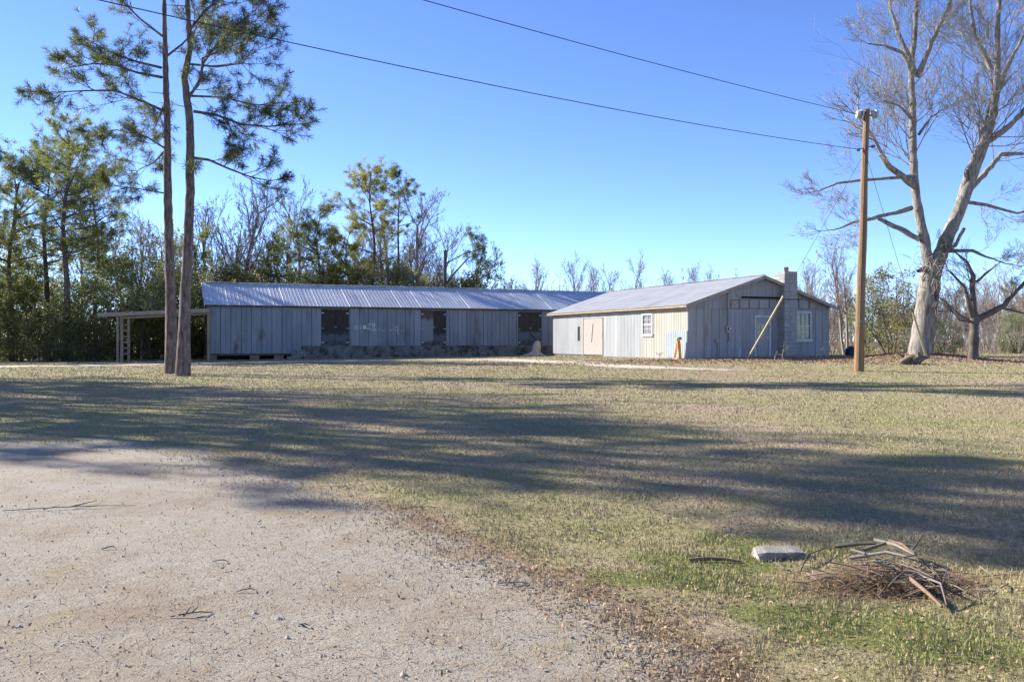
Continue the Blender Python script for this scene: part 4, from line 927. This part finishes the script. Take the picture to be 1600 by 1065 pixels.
# left edge
tree('pineA', 103, 160, 55, 'large pine at left with a dark trunk behind the shrubs', G2, wide=1.15)
tree('pineA', 72, 195, 59, 'pine left of the large pine, its trunk dark and bare', G2, wide=1.1)
tree('pineB', 18, 205, 58, 'bushy pine at the left edge of the picture', G2, wide=1.1)
tree('pineA', 150, 235, 62, 'pine standing right of the large pine, behind it', G2)
tree('pineB', -60, 250, 55, 'pine just beyond the left edge of the picture', G2)
tree('bareB', 215, 315, 66, 'bare grey tree left of the twin pines', G2); tree('bareA', 190, 345, 70, 'low bare tree between the large pine and the twin pines', G2)
tree('bareD', 240, 335, 72, 'bare tree right behind the left twin trunk', G2); tree('bareB', 130, 330, 70, 'bare slim tree behind the carport, below the pines', G2)
tree('pineB', 310, 345, 68, 'small green pine behind the right twin trunk', G2)
lab = ['evergreen shrub at the far left corner of the hedge', 'evergreen shrub next to the far left one', 'pale green shrub left of the carport', 'tall shrub directly left of the carport posts', 'shrub behind the carport posts', 'olive shrub over the carport roof', 'broad shrub behind the middle of the carport', 'shrub behind the left twin trunk', 'shrub between the twin trunks and the shed end']
for k, (px, top) in enumerate([(5, 440), (45, 420), (90, 430), (130, 425), (170, 400), (210, 385), (245, 400), (275, 410), (318, 425)]):
    tree(('shrB', 'shrA')[k % 2], px, top, 56.5 + (k % 3) * 1.6, lab[k], 'evergreen hedge at the left', wide=1.25)
for k, (px, top) in enumerate([(-30, 480), (25, 490), (70, 485), (112, 495), (150, 490)]):
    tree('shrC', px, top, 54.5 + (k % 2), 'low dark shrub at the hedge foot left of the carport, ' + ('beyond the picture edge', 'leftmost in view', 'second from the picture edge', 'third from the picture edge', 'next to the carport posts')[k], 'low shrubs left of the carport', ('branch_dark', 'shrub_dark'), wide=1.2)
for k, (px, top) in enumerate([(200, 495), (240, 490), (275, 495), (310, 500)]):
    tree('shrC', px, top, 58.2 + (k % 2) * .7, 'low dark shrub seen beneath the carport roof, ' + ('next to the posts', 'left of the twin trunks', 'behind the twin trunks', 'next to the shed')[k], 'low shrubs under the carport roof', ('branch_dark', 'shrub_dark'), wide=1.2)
for k, (px, top) in enumerate([(-10, 330), (30, 350), (60, 340), (165, 345), (265, 350), (290, 370)]):
    tree('shrB', px, top, 66 + (k % 3) * 2, 'tall leafy shrub behind the left hedge, ' + ('at the picture edge', 'below the bushy edge pine', 'left of the dark pine trunk', 'right of the large pine', 'behind the left twin trunk', 'between the twin trunks')[k], 'tall shrubs behind the left hedge', wide=.9)
# far bare trees
for k, (px, top, l) in enumerate([(797, 425, 'far bare tree at the right foot of the shed woods'), (833, 398, 'far bare tree standing alone left of the far pair'), (898, 390, 'far bare tree, tall one of the pair above the shed roof end'), (924, 402, 'far bare tree, slim one of the pair above the shed roof end'),
        (948, 408, 'far thin bare tree above the workshop roof end'), (985, 388, 'far broad bare tree left above the workshop roof'), (1041, 415, 'far small bare tree mid way over the workshop roof'), (1087, 404, 'far bare tree over the workshop roof, left of two'), (1110, 410, 'far bare tree over the workshop roof, right of two'), (1262, 395, 'far bare tree just right of the chimney')]):
    tree(('bareB', 'bareD', 'bareB', 'bareB', 'bareB', 'bareA', 'bareD', 'bareB', 'bareB', 'bareD')[k], px, top, 108 + (k * 7) % 15, l, G3, wide=.85)
# right thicket
tree('bareD', 1322, 365, 51, 'pale reddish bare tree between the workshop and the utility pole', G4, ('bare_red', 'bare_red'), wide=.8)
tree('bareC', 1290, 420, 58, 'reddish bare bush behind the right roof edge of the workshop', G4, ('bare_red', 'bare_red'))
tree('shrA', 1392, 408, 49, 'olive evergreen bush between the pole and the big bare tree', G4, ('branch_dark', 'shrub_rust'), wide=.95)
tree('shrB', 1355, 425, 52, 'evergreen bush directly behind the utility pole', G4, wide=.8)
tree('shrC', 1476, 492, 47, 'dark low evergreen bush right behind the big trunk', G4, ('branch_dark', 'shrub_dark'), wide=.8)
tree('shrC', 1590, 480, 55, 'evergreen bush at the right edge of the picture', G4, wide=.8)
tree('pineB', 1580, 430, 75, 'small pine in the far right thicket', G4, wide=.7); tree('pineB', 1500, 445, 80, 'small far pine right of the big bare tree', G4, wide=.7)
for k, (px, top) in enumerate([(1300, 455), (1345, 440), (1415, 445), (1450, 455), (1490, 460), (1510, 440), (1545, 450), (1570, 445), (1600, 430), (1635, 440), (1540, 400), (1600, 395), (1470, 420), (1400, 430)]):
    tree('bareC', px, top, 60 + (k * 5) % 17, 'bare sapling clump in the right thicket, ' + ('just right of the workshop', 'behind the utility pole', 'left of the big trunk', 'right behind the big trunk', 'left of the small dark tree', 'behind the small dark tree', 'right of the small dark tree', 'left of the edge bush', 'at the right picture edge', 'beyond the right picture edge', 'tall, right behind the small dark tree', 'tall, at the right picture edge', 'tall, between the two bare trees', 'tall, between pole and big trunk')[k], 'sapling clumps in the right thicket', ('bare_red', 'bare_red') if k % 2 else None)
# trees out of the picture at the left whose long shadows cross the lawn
offs = [(8.4, 24, 14), (10.2, 28, 15), (11.6, 31, 15), (13.0, 31, 14), (14.6, 36, 16), (15.9, 47, 16), (9.4, 40, 13), (18.3, 46, 13)]
for k, (c, s, h) in enumerate(offs):
    x = c * .45 - s * .89; y = c * .89 + s * .45; kd = ('pineA', 'pineA', 'bareA', 'pineB', 'bareD', 'pineA', 'bareA', 'pineB')[k]; me, h0, nm, cat = LIB[kd]
    place(nm, me, (M['bark_far'], M['needles' if 'pine' in kd else 'bare_grey']), (x, y, float(gz(x, y)) - .05), ('pine' if 'pine' in kd else 'bare tree') + ' outside the picture at left whose shadow falls on the lawn', cat, ('pines' if 'pine' in kd else 'bare trees') + ' outside the picture at left', h / h0 * 1.1, rnd.uniform(0, 6.28), h / h0)
# undergrowth masses (stuff)
def brush(name, n_, xr, yr, h, mat_, seed, leaf=0):
    g = np.random.default_rng(seed); sg = []
    x = g.uniform(*xr, n_); y = g.uniform(*yr, n_); z = gz(x, y)
    for k in range(n_):
        p = Vector((x[k], y[k], z[k] - .05)); d_ = Vector((g.normal() * .28, g.normal() * .28, 1)).normalized(); L = h * g.uniform(.35, 1.1)
        q = p + d_ * L * .5; r = q + (d_ + Vector((g.normal() * .3, g.normal() * .3, .1))).normalized() * L * .5
        sg += [(*p, *q, .018, .012), (*q, *r, .012, .004)]
        for b in range(5):
            a = p.lerp(r, g.uniform(.3, .95)); e_ = a + Vector((g.normal(), g.normal(), abs(g.normal()) * .9)) * L * .16; sg.append((*a, *e_, .007, .003))
    n2 = NP(); n2.segs(sg, 3); return tag(link(name, n2.mesh(name), M[mat_]), kind='stuff')
tag(brush('thicket_brush', 1500, (14, 48), (53, 66), 2.6, 'bare_red', 71), 'brown tangled brush filling the ground right of the workshop', 'brush')
tag(brush('woods_brush', 1500, (-42, 6), (64, 76), 4.5, 'bare_grey', 72), 'grey brush and saplings filling the woods behind the long shed', 'brush')
tag(brush('field_brush', 900, (-6, 60), (85, 100), 3.0, 'bare_red', 73), 'distant low brush along the field behind the buildings', 'brush')
def far_woods():
    g = np.random.default_rng(9); n2 = NP(); sg = []
    for k in range(520):
        a = g.uniform(-.62, .75); dd = g.uniform(135, 180); x = a * dd; z0 = float(gz(x, dd)); H = g.uniform(6, 13) * (1.1 if a < -.1 else .95)
        sg.append((x, dd, z0 - .2, x + g.normal() * .3, dd, z0 + H, .12, .02))
        for b in range(26):
            f = g.uniform(.2, .98); q = Vector((x, dd, z0 + H * f)); e_ = q + Vector((g.normal() * .9, g.normal() * .6, abs(g.normal()) * .9 + .4)) * (1.25 - f); sg.append((*q, *e_, .05, .02))
    n2.segs(sg, 3); return tag(link('far_woods', n2.mesh('far_woods'), M['bare_grey']), 'far-off grey bare woods along the horizon', 'woods', kind='stuff')
far_woods()
# ------------------------------------------------------------------ foreground: slab, brush pile, twigs, weeds, gravel, grass
def local(px, py): return ground_px(px, py)
b0 = local(1217, 872); mb = MB(); sx = 76 / F * b0.y
pts = [(-sx * .5, -.06), (sx * .49, -.05), (sx * .47, .08), (-sx * .46, .10)]
vs = []; g = np.random.default_rng(3)
nx = 5
for k in range(nx + 1):
    x = -sx / 2 + sx * k / nx
    for yy, zz in ((-.075, -.03), (-.075, .055), (-.055, .085), (.065, .10), (.085, .06), (.08, -.03)): vs.append((x + g.normal() * .004, yy + g.normal() * .003 + .02 * k / nx, zz * .55 + g.normal() * .0015 - (.006 if k in (0, nx) and zz > .05 else 0)))
fs = [(k * 6 + q, k * 6 + (q + 1) % 6, (k + 1) * 6 + (q + 1) % 6, (k + 1) * 6 + q) for k in range(nx) for q in range(6)] + [tuple(range(6)), tuple(nx * 6 + q for q in range(6))[::-1]]
o = mb.add(vs, fs).build('broken_slab', M['pale_stone']); o.location = b0; o.rotation_euler = (R(4), R(1), R(4)); tag(o, 'pale cracked concrete chunk lying in the grass beside the brush pile', 'slab')
# bark strip left of the slab
def stick(pts, r0, r1, mat_, parent=None, name='branch', n_=6):
    m = NP(); m.path(pts, np.linspace(r0, r1, len(pts)), n_); return link(name, m.mesh(name), mat_, parent)
b0 = local(1118, 879); o = stick([(-.16, 0, .012), (-.05, .01, .022), (.06, 0, .02), (.16, -.02, .008)], .016, .008, M['red_stick'], None, 'bark_strip'); o.location = b0; tag(o, 'reddish strip of bark lying in the grass left of the pale chunk', 'bark strip')
pc = local(1385, 915); pile = empty('brush_pile', pc); tag(pile, 'low pile of broken branches, bark and pine straw in the grass', 'brush pile')
s_ = pc.y / F
def pl(px, py, h=0.0):
    p = local(px, py); return Vector((p.x, p.y, p.z + h)) - pc
big = [([(1306, 866, .05), (1340, 872, .09), (1370, 874, .10)], .016, 'stick'), ([(1350, 880, .08), (1385, 878, .12), (1430, 884, .12)], .013, 'stick'), ([(1328, 893, .08), (1385, 897, .13), (1440, 905, .11), (1470, 918, .05)], .012, 'stick'),
       ([(1390, 870, .10), (1410, 884, .13), (1440, 905, .10)], .014, 'red_stick'), ([(1368, 866, .09), (1400, 888, .14), (1430, 900, .12)], .014, 'stick'), ([(1420, 925, .08), (1450, 945, .06), (1472, 957, .03)], .014, 'red_stick'),
       ([(1440, 912, .10), (1425, 900, .15), (1442, 893, .22)], .007, 'stick'), ([(1330, 884, .1), (1352, 897, .12)], .01, 'stick'), ([(1250, 895, .01), (1262, 880, .05), (1290, 865, .04)], .006, 'stick'), ([(1432, 920, .08), (1470, 938, .09), (1480, 955, .02)], .008, 'stick')]
for pts, r, m_ in big: stick([pl(*q) for q in pts], r, r * .5, M[m_], pile)
g = np.random.default_rng(17)
for k in range(190):
    c = Vector((g.normal() * .20 + .02, g.normal() * .13, .0)); a = -.45 + g.normal() * 1.1; L = g.uniform(.03, .14)
    h = .13 * math.exp(-(c.x / .38) ** 2 - (c.y / .24) ** 2) + .01; dz = float(gz(pc.x + c.x, pc.y + c.y)) - pc.z
    d_ = Vector((math.cos(a), math.sin(a), g.normal() * .18)); c.z = h * g.uniform(.4, 1.0) + dz
    stick([c - d_ * L, c + Vector((0, 0, .008)), c + d_ * L], g.uniform(.002, .006), .0018, M[('stick', 'stick', 'red_stick')[k % 3]], pile, n_=5)
def scatter_straw(n_, fx, L, wdt, seed, hfun):
    g = np.random.default_rng(seed); x, y = fx(g, n_); a = g.uniform(0, 6.28, n_); z = gz(x, y) + hfun(g, x, y); l = L * g.uniform(.5, 1.3, n_)
    dx, dy, dz = np.cos(a) * l, np.sin(a) * l, g.normal(size=n_) * l * .22; px_, py_ = -np.sin(a) * wdt, np.cos(a) * wdt
    v = np.stack([np.stack([x - dx - px_, y - dy - py_, z - dz], -1), np.stack([x - dx + px_, y - dy + py_, z - dz], -1), np.stack([x + dx + px_, y + dy + py_, z + dz], -1), np.stack([x + dx - px_, y + dy - py_, z + dz], -1)], 1).reshape(-1, 3)
    n2 = NP(); n2.add(v, np.arange(n_ * 4).reshape(-1, 4)); return n2
st = scatter_straw(5000, lambda g, n_: (pc.x + g.normal(size=n_) * .25, pc.y + g.normal(size=n_) * .15), .05, .0012, 4, lambda g, x, y: .11 * np.exp(-((x - pc.x) / .38) ** 2 - ((y - pc.y) / .24) ** 2) * g.random(len(x)) + .006)
me = st.mesh('pine_straw', False); me.transform(Matrix.Translation(-pc)); tag(link('pine_straw', me, M['straw'], pile), kind='stuff')
# single twigs and cones on the drive
tw_spots = [(655, 795, .16, .2, 'forked twig at the edge of the lawn above the gravel'), (802, 914, .09, .1, 'small dark twig with upright stub near the gravel edge'), (300, 962, .10, .5, 'thin straw-brown twig on the gravel at lower left'), (385, 925, .05, .6, 'short twig beyond the straw-brown twig on the gravel'),
            (110, 795, .5, .25, 'long curved stick lying across the gravel at left'), (475, 980, .03, 0, 'dark chip of bark on the gravel near the picture bottom'), (170, 858, .04, .9, 'small dark cone on the gravel at left'), (345, 880, .05, .2, 'small dark twig bit in the middle of the gravel'), (1003, 700, .16, -.35, 'pale thin stick lying on the shaded lawn'),
            (935, 832, .13, -.9, 'pale curved twig on the brown grass')]
for px, py, L, a, l in tw_spots:
    b0 = local(px, py); d_ = Vector((math.cos(a), math.sin(a), 0)); m = NP(); n_ = Vector((-d_.y, d_.x, 0))
    m.path([-d_ * L + n_ * .02, -d_ * L * .3 + Vector((0, 0, .012)), d_ * L * .4 - n_ * .02 + Vector((0, 0, .016)), d_ * L], [.0035, .0045, .0035, .002], 5)
    if L > .08: m.path([Vector((0, 0, .012)), d_ * L * .35 + n_ * L * .3 + Vector((0, 0, .03))], [.006, .002], 4); m.path([-d_ * L * .4, -d_ * L * .1 - n_ * L * .25 + Vector((0, 0, .05))], [.005, .002], 4)
    o = link('fallen_twig', m.mesh('fallen_twig'), M['grey_twig' if 'pale' in l else 'stick']); o.location = b0 + Vector((0, 0, .006)); tag(o, l, 'twig', 'twigs lying about')
# bare weeds in front of the workshop gable
def weed(px, py, h, label):
    b0 = local(px, py); g = np.random.default_rng(int(px)); m = NP(); sg = []
    top = Vector((g.normal() * .1, 0, h)); m.path([(0, 0, -.05), (.04, 0, h * .5), tuple(top)], [.022, .016, .006], 5)
    for k in range(9):
        f = g.uniform(.3, .95); p = Vector((.04 * f * 2, 0, h * f)); q = p + Vector((g.normal() * .3, g.normal() * .2, abs(g.normal()) * .22 + .08)) * h * .8; sg.append((*p, *q, .012, .004))
    m.segs(sg, 4); o = link('bare_sapling', m.mesh('bare_sapling'), M['grey_twig']); o.location = b0; tag(o, label, 'sapling', 'bare saplings before the workshop')
weed(1222, 564, .78, 'forked bare sapling right of the workshop door, tallest of the weeds'); weed(1210, 563, .4, 'short bare weed between the workshop door and the forked sapling'); weed(1281, 562, .5, 'bare weed below the right part of the workshop wall'); weed(1060, 562, .25, 'little bare weed at the near workshop corner'); weed(991, 558, .35, 'small dark weed before the pale side wall'); weed(1030, 560, .32, 'small weed below the blue patch on the side wall')
# lawn blades, lush weeds, leaf litter, gravel: uncountable stuff
def fan(g, n_, r0, r1, half=.66): r = np.exp(g.uniform(math.log(r0), math.log(r1), n_)); a = g.uniform(-half, half, n_); return r * np.sin(a), r * np.cos(a)
def blades(name, x, y, h, wdt, tilt, mat_, g, label, cat):
    n_ = len(x); z = gz(x, y); a = g.uniform(0, 6.28, n_); t_ = tilt * np.abs(g.normal(size=n_)); cl_ = np.sin(x * 5.1 + 2 * np.sin(y * 2.3)) * np.sin(y * 4.3 + 2 * np.sin(x * 1.9)) + .6 * np.sin(x * 13 + y * 3) * np.sin(y * 11 - x * 5); hh = h * g.uniform(.5, 1.3, n_) * np.clip(1 + .55 * cl_, .35, 2); b = g.uniform(0, 6.28, n_)
    sx_, sy_ = np.cos(a) * wdt, np.sin(a) * wdt; lx, ly = np.cos(b) * np.sin(t_) * hh, np.sin(b) * np.sin(t_) * hh; zz = np.cos(np.clip(t_, 0, 1.45)) * hh
    v = np.stack([np.stack([x - sx_, y - sy_, z - .004], -1), np.stack([x + sx_, y + sy_, z - .004], -1), np.stack([x + lx, y + ly, z + zz], -1)], 1).reshape(-1, 3)
    n2 = NP(); n2.add(v, np.arange(n_ * 3).reshape(-1, 3)); o = link(name, n2.mesh(name, False), M[mat_]); return tag(o, label, cat, kind='stuff')
g = np.random.default_rng(101)
x, y = fan(g, 640000, 3.0, 62); p = np.stack([x, y], -1); keep = (drive_m(p) + g.normal(size=len(x)) * .2 < .5) & (track_m(p) < .45); x, y = x[keep], y[keep]
blades('dry_grass', x, y, .020 + .0006 * np.minimum(y, 34), .0012 + .00042 * y, 1.15, 'blades', g, 'short dormant tan-green lawn grass', 'grass')
x, y = fan(g, 60000, 3.0, 9); p = np.stack([x, y], -1); keep = green_m(p) * g.uniform(.2, 1.3, len(x)) * (1 + .5 * np.sin(x * 9 + 3 * np.sin(y * 5)) * np.sin(y * 8)) > .55; x, y = x[keep], y[keep]
blades('green_weeds', x, y, .055, .0032, .55, 'green_blades', g, 'bright green winter weeds around the brush pile', 'weeds')
n2 = NP(); x, y = fan(g, 90000, 3.0, 20); p = np.stack([x, y], -1); keep = (litter_m(p) * g.uniform(.3, 1.4, len(x)) > .5) | (g.random(len(x)) < .16 * (1 - drive_m(p)) + .02); x, y = x[keep], y[keep]
lv = leaves(np.stack([x, y, gz(x, y) + .012 + .012 * g.random(len(x))], -1), .012, g); n2.add(*lv); xl = np.concatenate([g.normal(size=14000) * 7 + 15, g.normal(size=6000) * 3 + 18.5]); yl = np.concatenate([g.normal(size=14000) * 1.6 + 41.2, g.normal(size=6000) * 2 + 40.5])
n2.add(*leaves(np.stack([xl, yl, gz(xl, yl) + .02], -1), .045, g)); tag(link('leaf_litter', n2.mesh('leaf_litter', False), M['litter']), 'brown leaf and straw litter along the lawn edge', 'litter', kind='stuff')
x, y = fan(g, 60000, 2.8, 11); p = np.stack([x, y], -1); keep = drive_m(p) > .45; x, y = x[keep], y[keep]; n_ = len(x)
oc = np.array([(1, 0, 0), (0, 1, 0), (-1, 0, 0), (0, -1, 0), (0, 0, 1)], float); s = .0022 * np.exp(g.normal(size=n_) * .5) * (1 + .06 * y); an = g.uniform(0, 6.28, n_)
ov_ = oc[None] * (s[:, None, None] * g.uniform(.6, 1.3, (n_, 5, 1))); ca, sa = np.cos(an)[:, None], np.sin(an)[:, None]
v = np.stack([ov_[..., 0] * ca - ov_[..., 1] * sa, ov_[..., 0] * sa + ov_[..., 1] * ca, ov_[..., 2]], -1) + np.stack([x, y, gz(x, y)], -1)[:, None]
f5 = np.array([(0, 1, 4), (1, 2, 4), (2, 3, 4), (3, 0, 4)]); f = (np.arange(n_)[:, None, None] * 5 + f5[None]).reshape(-1, 3); n2 = NP(); n2.add(v.reshape(-1, 3), f)
tag(link('gravel_stones', n2.mesh('gravel_stones', False), M['stones']), 'loose pale gravel on the drive', 'gravel', kind='stuff')
ns = scatter_straw(8000, lambda g, n_: fan(g, n_, 3.0, 12), .045, .0012, 6, lambda g, x, y: .008 + 0 * x); tag(link('pine_needles', ns.mesh('pine_needles', False), M['straw']), 'scattered fallen pine needles on the drive and lawn', 'needles', kind='stuff')
